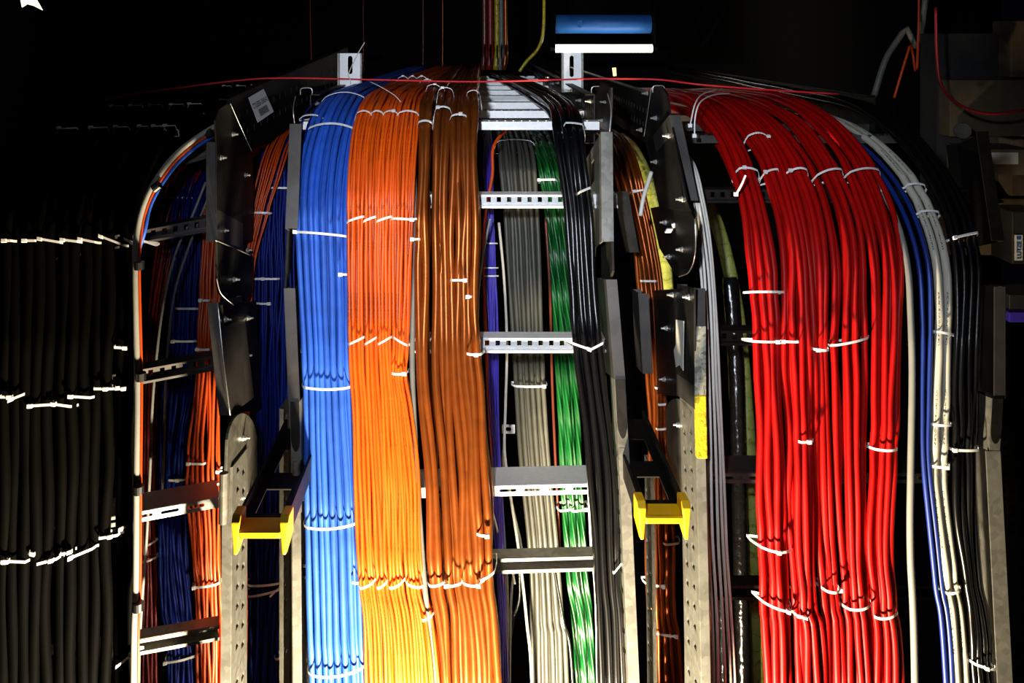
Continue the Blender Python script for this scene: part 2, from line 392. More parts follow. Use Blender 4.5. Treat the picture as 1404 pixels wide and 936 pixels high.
def make_tie(b, idx, t, label, thick, r, mat='tie_white'):
    """strap loop around the part t0..t1 of the bundle at sample idx; slope = px the right end lies lower"""
    c, T, N = b.frame(); t0, t1 = t.get('t0', 0.0), t.get('t1', 1.0); sl = t.get('slope', 0.0); prd = t.get('proud', 1.2); wid = t.get('w', 3.4)
    Tn, Nn = T[idx], N[idx]
    f = np.linspace(0, 1, 13); ts = t0 + (t1 - t0) * f
    front = np.array([b.surf(x)[idx] for x in ts])
    xdir = np.array([1.0, 0, 0])
    sag = t.get('sag', 0.0)
    loop, out = [], []
    for k, x in enumerate(f):
        edge = (2 * x - 1); drop = -r * 0.9 * max(0, abs(edge) - 0.85) / 0.15
        loop.append(front[k] + Nn * (prd + drop - b.crown * (2 * ts[k] - 1) ** 2) - Tn * (sl * (x - 0.5) + sag * (1 - edge * edge))); out.append(Nn)
    back = 2 * thick + 1.5
    for x in (1.0, 0.5, 0.0):
        tq = t0 + (t1 - t0) * x; fr = b.surf(tq)[idx] - Nn * b.crown * (2 * tq - 1) ** 2 + xdir * (2.0 * (2 * x - 1))
        if x == 0.5: loop.append(fr - Nn * back - Tn * 0); out.append(-Nn)
        else:
            pts2 = [fr - Nn * (thick * 0.9) - Tn * sl * (x - 0.5), fr - Nn * back - Tn * sl * (x - 0.5) * 0.5]
            if x == 0.0: pts2 = pts2[::-1]
            for p in pts2: loop.append(p); out.append(xdir * (1 if x > 0.5 else -1))
    Wd = lambda v: np.array([v[0] * K, v[1] * K, -v[2] * K])
    hp = t.get('head', 0.9); hx = t0 + (t1 - t0) * hp
    hb = b.surf(hx)[idx] + Nn * (prd + 1.5 - b.crown * (2 * hx - 1) ** 2) - Tn * (sl * (hp - 0.5) + sag * (1 - (2 * hp - 1) ** 2))
    base = W(*hb)
    root = thing('cable_tie', label, 'cable tie', base, 'white cable ties')
    pm = [np.array(W(*p)) for p in loop]
    v, fcs = strap_mesh(pm, [Wd(Tn)] * len(pm), [Wd(o) for o in out], wid, 1.2)
    mesh_obj('strap', v, fcs, mat, root)
    if t.get('head', 1) is not None and t.get('show_head', True):
        mb = MB(); d = (front[-1] - front[0]); d /= np.linalg.norm(d) + 1e-9; d = d - Tn * sl / max(abs(front[-1][0] - front[0][0]), 1); d /= np.linalg.norm(d)
        mb.box(base, Vector(Wd(d)) * 3.2, Vector(Wd(Tn)) * 2.8, Vector(Wd(Nn)) * 2.0); mb.build('head', mat, root, bevel=0.6 * K)
        tail = t.get('tail', 0)
        if tail:
            mb = MB(); tl = t.get('tail_dir', (1, 0.2)); dv = d * tl[0] + Nn * 0.5 + Tn * tl[1]; dv /= np.linalg.norm(dv)
            a = base + Vector(Wd(dv)) * tail / 2
            mb.box(a, Vector(Wd(dv)) * tail / 2, Vector(Wd(np.cross(dv, Nn))) * 1.6, Vector(Wd(Nn)) * 0.6); mb.build('tail', mat, root)
    return root

# ================================================================== THE SETTING
def struct(name, mb, mat): return tag(mb.build(name, mat), kind='structure')
mb = MB(); mb.box((0, 3.0, -0.05), (4.5, 0, 0), (0, 4.2, 0), (0, 0, 0.05)); struct('floor', mb, 'floor_grey')
mb = MB(); mb.box((0, 3.0, 4.25), (4.5, 0, 0), (0, 4.2, 0), (0, 0, 0.05)); struct('ceiling', mb, 'dark_wall')
mb = MB(); mb.box((0, 7.25, 2.1), (4.5, 0, 0), (0, 0.05, 0), (0, 0, 2.1)); struct('wall_back', mb, 'dark_wall')

# ================================================================== CABLE LADDERS
XU = Vector((1, 0, 0))
def seg_frame(A, B):
    a, b = P(*A), P(*B); along = b - a; t = along.normalized()
    w = t.cross(XU); w = w if w.y > 0 else -w; w.normalize()
    return a, b, along, w
def rail_seg(parent, name, A, B, fw, wd, mat, holes=None, hole_rows=(0.35, 0.72), back=True, hs=14.0, pitch=26.0, rounded=False, thick=2.2):
    """C-section rail: web edge runs A-B, flange fw px wide facing the viewer, web wd u deep"""
    a, b, along, w = seg_frame(A, B); ln = along.length / K; mb = MB()
    fx = XU * (fw * K * (A[2] + B[2]) / 2)
    mb.plate(a, fx, along)
    hl = []
    if holes == 'square':
        n = int(ln / pitch)
        for i in range(n):
            for r, hr in enumerate(hole_rows):
                v = (i + 0.5 + 0.5 * (r % 2)) * pitch / ln
                if v < 0.97: hl.append((hr - hs / wd / 2, hr + hs / wd / 2, v - 3.6 / ln, v + 3.6 / ln))
    elif holes == 'slot':
        n = 2
        for i in range(n):
            v = (i + 0.5) / n; hl.append((0.40, 0.62, v - 19 / ln, v + 19 / ln))
    mb.plate(a, w * (wd * K), along, hl, rounded)
    if back: mb.plate(a + w * wd * K, fx, along)
    return mb.build(name, mat, parent, solid=thick * K)
def web_pt(X, px, py, dx=0.0):
    d = X / (px - CX); return W(X + dx, F * d, (py - CY) * d)
def web_plate(parent, name, X, pts, mat, thick=2.4, solid=True):
    """flat plate lying in the plane of a rail's web, outline in photo pixels"""
    v0 = [web_pt(X, px, py, -thick / 2) for px, py in pts]; v1 = [web_pt(X, px, py, thick / 2) for px, py in pts]
    n = len(pts); fs = [tuple(range(n - 1, -1, -1)), tuple(range(n, 2 * n))] + [(i, (i + 1) % n, n + (i + 1) % n, n + i) for i in range(n)]
    return mesh_obj(name, v0 + v1, fs, mat, parent, bevel=0.5 * K)
def bolt(parent, X, px, py, side, r=3.4):
    """hex head on a washer with the thread end standing proud; side = direction it faces along x"""
    c = web_pt(X, px, py); s = XU * side; mb = MB()
    mb.cyl(c, c + s * 1.6 * K, r * 1.35 * K, 14); mb.cyl(c + s * 1.5 * K, c + s * 5.5 * K, r * K, 6); mb.cyl(c + s * 5 * K, c + s * 10.5 * K, r * 0.5 * K, 8)
    return mb.build('bolt', 'bolt_metal', parent)
def rnd(cx, cy, rx, ry, a0, a1, n=12):
    return [(cx + rx * math.cos(math.radians(a0 + (a1 - a0) * i / n)), cy + ry * math.sin(math.radians(a0 + (a1 - a0) * i / n))) for i in range(n + 1)]

def rung(parent, L, R, kind, mat='rung_metal'):
    """cross rung between two photo points (px,py,d)"""
    a, b = P(*L), P(*R); U = b - a; ln = U.length / K; up = Vector((0, 0, K)); bk = Vector((-U.y, U.x, 0)).normalized() * K; mb = MB(); d = (L[2] + R[2]) / 2
    if kind == 'square':     # upright web with square punchings, lip along the bottom
        hs = [((i + 0.5) * 16.4 / ln - 3.4 / ln, (i + 0.5) * 16.4 / ln + 3.4 / ln, 0.30, 0.82) for i in range(int(ln / 16.4))]
        mb.plate(a, U, up * 16, hs); mb.plate(a, U, bk * -7); mb.plate(a - bk * 7, U, up * -3.5); mb.plate(a + up * 16, U, bk * 26)
    elif kind == 'slot':     # upright web with long slots below a deep top flange
        hs = [((i + 0.15) * 36.5 / ln, (i + 0.85) * 36.5 / ln, 0.36, 0.70) for i in range(int(ln / 36.5))]
        mb.plate(a, U, up * 15, hs, True); mb.plate(a + up * 15, U, bk * 52)
    elif kind == 'channel':  # open channel with its mouth to the viewer
        mb.plate(a, U, up * 4.5); mb.plate(a + up * 17, U, up * 4.5); mb.plate(a, U, bk * 22); mb.plate(a + up * 21.5, U, bk * 22); mb.plate(a + bk * 22, U, up * 21.5)
    else:                    # rung of the level tray, upright face and punched top
        hs = [((i + 0.4) * 14 / ln, (i + 0.6) * 14 / ln, 0.25, 0.5) for i in range(int(ln / 14))]
        mb.plate(a, U, up * 13); mb.plate(a + up * 13, U, bk * 34, hs); mb.plate(a + bk * 34, U, up * 13)
    return mb.build('rung', mat, parent, solid=1.6 * K)

def level_rail(parent, X, d0, d1, htop, hbot, fw, mat='dark_shaded_steel', X1=None, rise=0.0):
    X1 = X if X1 is None else X1
    a, b = W(X, F * d0, htop), W(X1, F * d1, htop - rise); U = b - a; dn = Vector((0, 0, -(hbot - htop) * K)); mb = MB(); ln = U.length / K
    hs = [((i + 0.5) * 30 / ln - 3 / ln, (i + 0.5) * 30 / ln + 3 / ln, v - 0.05, v + 0.05) for i in range(int(ln / 30)) for v in (0.35, 0.65)]
    mb.plate(a, U, dn, hs); mb.plate(a, U, XU * fw * K); mb.plate(a + dn, U, XU * fw * K)
    return mb.build('side_rail', mat, parent, solid=2.2 * K)

# ---- left ladder (its right-hand rail and rungs show)
T1 = thing('cable_ladder', 'steel cable ladder at far left carrying the black cables', 'cable ladder', P(250, 1600, 0.97))
rail_seg(T1, 'side_rail', (297, 195, dF(195)), (297, 331, dF(331)), -14, 150, 'cover_steel')
rail_seg(T1, 'side_rail', (298, 415, dF(415)), (315, 569, dF(569)), -14, 130, 'cover_steel')
rail_seg(T1, 'side_rail', (318, 640, dF(640)), (316, 940, dF(940)), -13, 78, 'galvanised', 'square')
rail_seg(T1, 'side_rail', (316, 940, dF(940)), (315, 1590, dF(1590)), -13, 78, 'galvanised', 'square')
pl = web_plate(T1, 'joint_plate', -398, [(296, 200), (294, 165), (299, 150), (309, 143), (316, 142), (345, 208), (347, 262), (345, 330), (296, 330)], 'dark_shaded_steel')
for p in [(318, 184), (302, 216), (335, 240), (305, 316), (338, 343)]: bolt(pl, -398, *p, 1)
pl = web_plate(T1, 'joint_plate', -392, [(296, 332), (345, 350), (344, 395)] + rnd(322, 385, 25, 32, 30, 170, 10) + [(297, 380)], 'dark_shaded_steel', 4)
bolt(pl, -390, 320, 383, 1)
pl = web_plate(T1, 'joint_plate', -378, [(303, 418), (350, 412), (357, 560), (318, 568)], 'dark_shaded_steel', 4)
for p in [(308, 438), (339, 436), (321, 527), (337, 487)]: bolt(pl, -376, *p, 1)
pl = web_plate(T1, 'joint_plate', -352, [(310, 716), (309, 650)] + rnd(331, 612, 21, 46, 180, 345, 14) + [(351, 660), (343, 690), (318, 718)], 'shaded_galvanised', 4)
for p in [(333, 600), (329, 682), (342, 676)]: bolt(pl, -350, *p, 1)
mb = MB(); mb.cyl(P(307, 648, 0.985), P(306, 717, 0.98), 6.2 * K, 14); mb.build('rail_sleeve', 'galvanised', T1, smooth=False)
level_rail(T1, -405, 1.18, 1.75, 102, 205, -14, X1=-312, rise=75)
for py, kd in ((331, 'square'), (522, 'square'), (716, 'slot'), (898, 'channel')):
    rung(T1, (-60, py + 46, dF(py) - 0.03), (301, py - 21, dF(py) + 0.085), kd, {'slot': 'rung_metal', 'square': 'cover_steel', 'channel': 'galvanised'}[kd])
rung(T1, (250, 226, 1.19), (300, 212, 1.22), 'channel', 'galvanised')

# paper label stuck on the left rail's plate
lab = thing('rail_label', 'white paper label with a printed code and barcode on the dark left rail', 'label', P(355, 145, 1.29))
X = -396
lab_pt = lambda px, py: W((px - CX) * (-597.5 / (px - 818.2)) + 4, F * (-597.5 / (px - 818.2)), (py - CY) * (-597.5 / (px - 818.2)))
c4 = [lab_pt(*p) for p in ((337, 134), (358, 122), (372, 153), (350, 168))]
e = [c + XU * 0.6 * K for c in c4]
mesh_obj('paper', c4 + e, [(3, 2, 1, 0), (4, 5, 6, 7), (0, 1, 5, 4), (1, 2, 6, 5), (2, 3, 7, 6), (3, 0, 4, 7)], 'paper', lab)
def lp(u, v): return (c4[0] * (1 - u) + c4[1] * u) * (1 - v) + (c4[3] * (1 - u) + c4[2] * u) * v + XU * 1.0 * K
mb = MB(); q = 0.24
for i in range(26):
    wbar = (0.008, 0.014, 0.02)[(i * 7) % 3]; mb.quad(lp(q, 0.58), lp(q + wbar, 0.58), lp(q + wbar, 0.86), lp(q, 0.86)); q += 0.021
mb.build('barcode', 'ink', lab)
def text_mesh(txt, size):
    cu = bpy.data.curves.new('text', 'FONT'); cu.body = txt; cu.size = size; cu.offset = 0.025; ob = bpy.data.objects.new('text', cu); COL.objects.link(ob)
    bpy.context.view_layer.update(); me = bpy.data.meshes.new_from_object(ob.evaluated_get(bpy.context.evaluated_depsgraph_get()))
    vs = [v.co.copy() for v in me.vertices]; fs = [tuple(p.vertices) for p in me.polygons]
    bpy.data.objects.remove(ob); bpy.data.curves.remove(cu); bpy.data.meshes.remove(me); return vs, fs
vs, fs = text_mesh('CT1JUE350-13/0624-2', 1.0); wx = max(v.x for v in vs); hy = max(v.y for v in vs)
mesh_obj('printed_code', [lp(0.05 + 0.9 * v.x / wx, 0.47 - 0.20 * v.y / hy) for v in vs], fs, 'ink', lab)

# ---- middle ladder
T2 = thing('cable_ladder', 'steel cable ladder in the middle carrying blue, orange and copper cables', 'cable ladder', P(630, 1600, 0.97))
rail_seg(T2, 'side_rail', (398, 170, dF(170)), (392, 313, dF(313)), 16, 120, 'cover_steel')
rail_seg(T2, 'side_rail', (390, 395, dF(395)), (396, 550, dF(550)), 15, 110, 'cover_steel')
rail_seg(T2, 'side_rail', (400, 600, dF(600)), (402, 940, dF(940)), 12, 78, 'galvanised', 'square')
rail_seg(T2, 'side_rail', (402, 940, dF(940)), (402, 1590, dF(1590)), 12, 78, 'galvanised', 'square')
pl = web_plate(T2, 'joint_plate', -291, [(395, 313), (430, 318), (428, 395), (391, 395)], 'dark_shaded_steel', 4)
def tip(parent, A, B, w, dark, lightm, dep):
    """rail end insert: dark cover strip with a rounded lower end over a bright strip"""
    a, b, along, wv = seg_frame(A, B); fx = XU * w * K; n = 10
    mb = MB(); mb.plate(a, fx, along); mb.plate(a + fx, wv * dep * K, along); mb.plate(a, wv * dep * K, along); o = mb.build('rail_insert', lightm, parent, solid=1.6 * K)
    up = -wv * 2.2 * K; pts = [a + up, a + fx + up]; e = along * 0.82
    for i in range(n + 1):
        q = math.pi * i / n; pts.append(a + up + fx * (0.5 + 0.5 * math.cos(q)) + along * (0.60 + 0.26 * math.sin(q)))
    m2 = [p + wv * 1.2 * K for p in pts]; k = len(pts)
    mesh_obj('cover_strip', pts + m2, [tuple(range(k)), tuple(range(2 * k - 1, k - 1, -1))] + [(i, (i + 1) % k, k + (i + 1) % k, k + i) for i in range(k)], dark, o)
    return o
tip(T2, (398, 550, dF(550)), (400, 630, dF(630)), 13, 'dark_shaded_steel', 'galvanised', 40)
mb = MB(); mb.cyl(P(406, 633, 1.025), P(408, 702, 1.015), 6 * K, 14); mb.build('rail_sleeve', 'galvanised', T2)
rail_seg(T2, 'side_rail', (825, 181, dF(181)), (826, 331, dF(331)), 15, 205, 'galvanised', 'slot')
rail_seg(T2, 'side_rail', (832, 383, dF(383)), (843, 520, dF(520)), 14, 100, 'cover_steel')
tip(T2, (843, 520, dF(520)), (848, 614, dF(614)), 14, 'dark_shaded_steel', 'galvanised', 40)
rail_seg(T2, 'side_rail', (849, 614, dF(614)), (863, 940, dF(940)), 13.5, 40, 'galvanised', 'square', (0.5,))
rail_seg(T2, 'side_rail', (863, 940, dF(940)), (872, 1590, dF(1590)), 13, 60, 'galvanised', 'square', (0.25, 0.6))
pl = web_plate(T2, 'joint_plate', 199, [(826, 331), (840, 331)] + [(841, 372), (837, 384), (826, 384)], 'dark_shaded_steel', 4)
pl = web_plate(T2, 'joint_plate', 212, [(839, 120), (838, 182), (815, 182), (818, 128), (826, 112)], 'dark_shaded_steel', 4)
for p in [(832, 140), (828, 165)]: bolt(pl, 212, *p, -1, 2.6)
level_rail(T2, -298, 1.30, 3.3, 104, 190, 16)
level_rail(T2, 208, 1.30, 3.3, 104, 190, -16)
for i in range(9):
    d = 1.235 + 0.178 * i; rung(T2, (CX - 296 / d, CY + 158 / d, d), (CX + 206 / d, CY + 158 / d, d), 'level')
for py, kd, dl in ((281, 'square', 0), (478, 'square', 0), (679, 'slot', 3.5), (785, 'channel', 4)):
    rung(T2, (408, py + dl * 2.2, dF(py) + 0.045), (846, py - dl, dF(py) + 0.06), kd, 'galvanised' if kd == 'channel' else 'rung_metal')

# hangers that carry the level tray
def hanger(px0, px1, py0, py1, d, label):
    t = thing('hanger_bracket', label, 'bracket', P((px0 + px1) / 2, py1, d))
    a = P(px0, py0, d); U = P(px1, py0, d) - a; V = P(px0, py1 + 14, d) - a; mb = MB()
    mb.plate(a, U, V, [(0.38, 0.60, -0.0001 + 0.08, 0.62)], True); bk = Vector((0, 14 * K, 0)); mb.build('slotted_plate', 'rung_metal', t, solid=2 * K)
    for q, nm in ((0, 'flange'), (1, 'flange')):
        mb = MB(); mb.box(a + U * (q * 1.06 - 0.03) + V * 0.5 - Vector((0, 5 * K, 0)), XU * 1.6 * K, Vector((0, 9 * K, 0)), V / 2); mb.build(nm, 'galvanised', t)
    return t
hanger(466, 495, 73, 105, 1.56, 'slotted steel hanger bracket above the blue cables')
hanger(771, 797, 72, 112, 1.60, 'slotted steel hanger bracket under the fluorescent tube')

# ---- right ladder
T3 = thing('cable_ladder', 'steel cable ladder at right carrying the red and white cables', 'cable ladder', P(1160, 1600, 0.97))
rail_seg(T3, 'side_rail', (918, 158, dF(158)), (942, 275, dF(275)), 15, 130, 'cover_steel')
rail_seg(T3, 'side_rail', (953, 395, dF(395)), (953, 560, dF(560)), 14, 110, 'cover_steel')
rail_seg(T3, 'side_rail', (954, 560, dF(560)), (962, 940, dF(940)), 12, 92, 'galvanised', 'square', (0.3, 0.72))
rail_seg(T3, 'side_rail', (962, 940, dF(940)), (968, 1590, dF(1590)), 12, 92, 'galvanised', 'square', (0.3, 0.72))
X = 312
pl = web_plate(T3, 'joint_plate', X - 4, [(920, 160), (943, 275), (950, 290), (905, 285), (884, 185), (895, 120), (908, 118), (916, 130)], 'dark_shaded_steel', 3)
for p in [(888, 128), (880, 178), (900, 162), (917, 186), (900, 222), (936, 273)]: bolt(pl, X - 6, *p, -1)
pl = web_plate(T3, 'joint_plate', X, [(943, 276), (953, 300), (953, 340)] + rnd(932, 345, 22, 34, 10, 100, 8) + [(905, 340), (893, 285)], 'dark_shaded_steel', 3)
for p in [(913, 305), (936, 342), (918, 352)]: bolt(pl, X - 2, *p, -1)
pl = web_plate(T3, 'joint_plate', X + 2, [(953, 394), (953, 545), (900, 540), (893, 460), (897, 398)], 'dark_shaded_steel', 3)
for p in [(923, 404), (945, 407), (915, 450), (912, 520)]: bolt(pl, X, *p, -1)
pl = web_plate(T3, 'joint_plate', X + 2, [(954, 698)] + rnd(930, 590, 24, 44, 0, -120, 12) + [(915, 560), (917, 650), (935, 692)], 'shaded_galvanised', 5)
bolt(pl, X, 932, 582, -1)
rail_seg(T3, 'side_rail', (1378, 393, dF(393)), (1378, 546, dF(546)), -15, 90, 'cover_steel')
rail_seg(T3, 'side_rail', (1354, 180, dF(180)), (1376, 330, dF(330)), -16, 90, 'dark_shaded_steel')
tip(T3, (1360, 546, dF(546)), (1356, 618, dF(618)), 15, 'dark_shaded_steel', 'galvanised', 40)
rail_seg(T3, 'side_rail', (1371, 618, dF(618)), (1388, 940, dF(940)), -20, 60, 'galvanised')
rail_seg(T3, 'side_rail', (1388, 940, dF(940)), (1396, 1590, dF(1590)), -20, 60, 'galvanised')
level_rail(T3, 318, 1.28, 3.0, 108, 200, 16)
level_rail(T3, 790, 1.45, 3.0, 118, 200, -16)
for py, kd in ((274, 'square'), (468, 'square'), (662, 'slot'), (822, 'channel')):
    rung(T3, (956, py, dF(py) + 0.07), (1372, py, dF(py) + 0.07), kd, 'dark_shaded_steel' if kd != 'slot' else 'cover_steel')
for i in range(6):
    d = 1.30 + 0.168 * i; rung(T3, (CX + 320 / d, CY + 190 / d, d), (CX + 788 / d, CY + 190 / d, d), 'level', 'cover_steel')

# torn paper and wrap on the right ladder's left rail
v = [web_pt(314, px, py, -5) for px, py in ((931, 438), (942, 440), (941, 508), (936, 500), (931, 503), (928, 480), (931, 472))]
n = len(v); o = mesh_obj('torn_label', v + [p + XU * 0.8 * K for p in v], [tuple(range(n)), tuple(range(2 * n - 1, n - 1, -1))] + [(i, (i + 1) % n, n + (i + 1) % n, n + i) for i in range(n)], 'torn_paper')
tag(o, 'torn white paper label stuck on the dark rail beside the white cables', 'label')
a, b_, al, wv = seg_frame((952, 447, dF(447) - 0.004), (952, 541, dF(541) - 0.004)); mb = MB(); mb.plate(a - wv * 2 * K, XU * 16 * K, al)
tag(mb.build('foil_tape', 'foil', solid=1.2 * K), 'crumpled silver foil tape on the rail left of the white cables', 'tape')
a, b_, al, wv = seg_frame((953, 541, dF(541)), (955, 627, dF(627))); mb = MB(); mb.box((a + b_) / 2 + XU * 7 * K, XU * 7.5 * K, al / 2, wv * 6 * K)
o = mb.build('yellow_tape', 'yellow_wrap', bevel=1.5 * K); tag(o, 'shiny yellow tape wrapped round the rail below the foil tape', 'tape')

# ---- support arms with yellow end caps
def arm(pxc, py, d0, d1, w, label):
    X0 = (pxc - CX) * d0; h0 = (py - CY) * d0; t = thing('support_arm', label, 'support arm', W(X0, F * d0, h0), 'support arms with yellow caps')
    mb = MB(); L = (d1 - d0) * F
    up = Vector((0, 0, K)); bk = Vector((0, K, 0)); o = W(X0, F * d0, h0); hw = w / 2
    for s in (-1, 1): mb.box(o + XU * s * hw * K + bk * (L / 2 + 6), XU * 1.3 * K, bk * (L / 2 - 6), up * 15)
    mb.plate(o - XU * hw * K + bk * 12, XU * w * K, bk * (L - 12), [(0.22, 0.78, 0.12, 0.34), (0.22, 0.78, 0.5, 0.75)])
    mb.build('arm_beam', 'dark_shaded_steel', t, solid=1.8 * K)
    mb = MB()
    # cap: flanges that taper to a blunt foot, joined by a web with a thick front edge
    for s in (-1, 1):
        prof = [(0, -26), (7, -27), (30, -13), (30, 19), (6, 21), (0, 14)]   # (back, up)
        x0, x1 = o + XU * (s * hw - 5.5) * K, o + XU * (s * hw + 5.5) * K
        tp = lambda p: XU * K * (3.2 if p[1] < -20 else 0)
        A = [x0 + tp(p) + bk * p[0] + up * p[1] for p in prof]; B = [x1 - tp(p) + bk * p[0] + up * p[1] for p in prof]; k = len(prof)
        mb.add(A + B, [tuple(range(k)), tuple(range(2 * k - 1, k - 1, -1))] + [(i, k + i, k + (i + 1) % k, (i + 1) % k) for i in range(k)])
    mb.box(o + bk * 17 + up * 0, XU * (hw - 4) * K, bk * 15, up * 3.0); mb.box(o + bk * 3 + up * -1.5, XU * (hw - 4) * K, bk * 3, up * 4.5)
    mb.build('end_cap', 'yellow', t, bevel=1.6 * K)
    return t
arm(356, 732, 0.90, 1.14, 60, 'dark support arm with a yellow end cap left of the bright blue cables')
arm(911, 712, 0.92, 1.16, 56, 'dark support arm with a yellow end cap left of the white cables')

# ---- bright strips added as glints along the plate edges, loops for the plate ends
for T, pts in ((T1, [(316, 142, 1.17), (331, 176, 1.19), (346, 209, 1.22)]), (T1, [(297, 382, 1.07), (303, 402, 1.075), (320, 418, 1.09)]), (T1, [(298.5, 415, 1.066), (306, 490, 1.047), (315.5, 569, 1.037)]), (T1, [(297, 331, 1.088), (300, 331, 1.09), (344, 350, 1.2)]),
               (T3, [(893, 121, 1.27), (888, 155, 1.3), (883, 187, 1.33)]), (T3, [(953, 300, 1.04), (953.5, 345, 1.035), (945, 372, 1.06), (931, 379, 1.11)]),
               (T2, [(404, 170, 1.155), (402, 150, 1.16), (405, 132, 1.2)]), (T2, [(836, 180, 1.13), (838, 150, 1.14), (833, 128, 1.16)])):
    pix_tube('edge_glint', pts, 0.8, 'bolt_metal', None, parent=T, n=16, sides=6)
for T, x, y, d in ((T2, 412, 121, 1.28), (T2, 811, 119, 1.28), (T3, 895, 118, 1.25)):  # thin loops stand in for the upper edges of the joint plates
    pix_tube('plate_end_loop', [(x, y + 9, d), (x, y + 3, d), (x + 2, y, d), (x + 8, y - 0.6, d), (x + 14, y, d), (x + 16, y + 3, d), (x + 16, y + 9, d)], 0.9, 'bolt_metal', None, parent=T, n=28, sides=6)
for i in range(7):
    d = 1.33 + 0.13 * i; o_ = bolt(T2, 206, CX + 206 / d, CY + (118 + 10 * (i % 2)) / d, -1, 3.0); o_ = bolt(T2, -296, CX - 296 / d, CY + (122 + 8 * (i % 2)) / d, 1, 3.0)

# ---- rear ladder uprights behind the gaps
RL = thing('rear_ladder', 'rear steel ladder upright seen behind the right yellow-capped arm', 'cable ladder', P(885, 1600, 1.1))
rail_seg(RL, 'side_rail', (893, 640, 1.17), (897, 940, 1.14), 4, 50, 'galvanised', 'square', (0.3, 0.7))
rail_seg(RL, 'side_rail', (876, 402, 1.22), (882, 512, 1.20), 13, 60, 'cover_steel')
rail_seg(RL, 'side_rail', (849, 262, 1.27), (864, 346, 1.25), 12, 50, 'dark_shaded_steel')
rail_seg(RL, 'side_rail', (897, 940, 1.14), (900, 1500, 1.10), 4, 50, 'galvanised', 'square', (0.3, 0.7))
RL2 = thing('rear_ladder', 'rear steel ladder upright seen behind the left yellow-capped arm', 'cable ladder', P(392, 1600, 1.15))
rail_seg(RL2, 'side_rail', (384, 560, 1.16), (384, 940, 1.13), 5, 60, 'galvanised', 'square', (0.3, 0.6))
rail_seg(RL2, 'side_rail', (384, 940, 1.13), (384, 1480, 1.10), 5, 60, 'galvanised')
RC = thing('rear_bracket', 'small slotted steel bracket between the white cable and the grey rear bundle', 'bracket', P(698, 590, 1.3))
mb = MB(); mb.plate(P(688, 582, 1.3), P(706, 582, 1.3) - P(688, 582, 1.3), P(688, 594, 1.3) - P(688, 582, 1.3), [(0.28, 0.72, 0.25, 0.75)], True); mb.build('slotted_plate', 'rung_metal', RC, solid=2 * K)

# ================================================================== CABLES
# ---- bright blue bundle
b = Bundle([(320, 401, 475), (420, 407, 476), (530, 412, 478), (725, 414, 490), (918, 419, 497), (940, 420, 498)], arc=(0.30, 94), xb=-190, crown=13)
cables(b, 'blue_cable', 'blue', 8, 5.4, 'bright blue front bundle', 'blue', layers=2, wob=0.5, ties=[
    dict(k=9, py=163, px=446, t0=0.0, t1=1.0, head=0.98, w=4), dict(py=322, slope=7, head=0.02), dict(py=536, slope=1, head=0.5, show_head=False), dict(py=729, slope=-5, head=0.0, show_head=False), dict(py=924, slope=-8, show_head=False),
    dict(px=470, py=130, head=0.95, show_head=False), dict(py=372, t0=0.85, t1=1.0, head=0.1), dict(py=803, t0=0.85, t1=1.0, slope=4, show_head=False)])
# ---- orange strands
ob = [([(300, 475, 498), (470, 477, 498), (560, 482, 503), (660, 484, 506), (800, 491, 513), (940, 500, 524)], 'leftmost orange strand', 4),
      ([(300, 497, 516), (470, 499, 516), (560, 502, 522), (660, 506, 526), (800, 515, 531), (940, 524, 545)], 'second orange strand from left', 3),
      ([(300, 515, 537), (470, 517, 535), (560, 521, 543), (660, 526, 548), (800, 532, 553), (940, 545, 568)], 'third orange strand from left', 4),
      ([(300, 536, 566), (470, 538, 558), (515, 536, 556), (560, 541, 564), (660, 548, 575), (800, 556, 580), (940, 568, 602)], 'rightmost orange strand', 5)]
for q, (rows, d_, n) in enumerate(ob):
    ties = [dict(px=556 + 13 * q, py=126 + 2 * (q % 2), head=0.5, w=2.6), dict(px=506 + 20 * q, py=152 + 2 * (q % 2), head=0.5 + 0.1 * q, show_head=q == 2), dict(py=266 + (q == 0) * 4, slope=-8 if q < 3 else 2, head=0.95, show_head=q == 3, tail=9 if q == 3 else 0),
            dict(py=472, slope=-10 if q < 3 else 12, show_head=False), dict(py=798 + q, slope=-9 if q < 3 else 5, show_head=False)]
    if q == 3: ties += [dict(py=513, head=0.92, t0=0.0, t1=1.0), dict(py=846, t0=0.55, t1=1.05, slope=-4, show_head=False)]
    cables(Bundle(rows, arc=(0.28, 96), kap=0.75, crown=6, xb=-120 + q * 24), 'orange_cable', 'orange', n, 3.25, d_, 'orange', ties, layers=3, wob=1.1, jit=1.3, latj=0.2, back_n=n + 1)
# ---- grey cable between orange and copper
pix_tube('grey_cable', [(576, 150, 1.3), (570, 180, 1.2), (568, 240, 1.15), (570, 330, 1.115), (565, 480, 1.075), (569, 600, 1.05), (576, 720, 1.035), (584, 820, 1.02), (602, 960, 1.01), (625, 1200, 1.0), (640, 1600, 0.98)], 4.0, 'grey_single', 'single grey cable between the orange strands and the copper bundle')
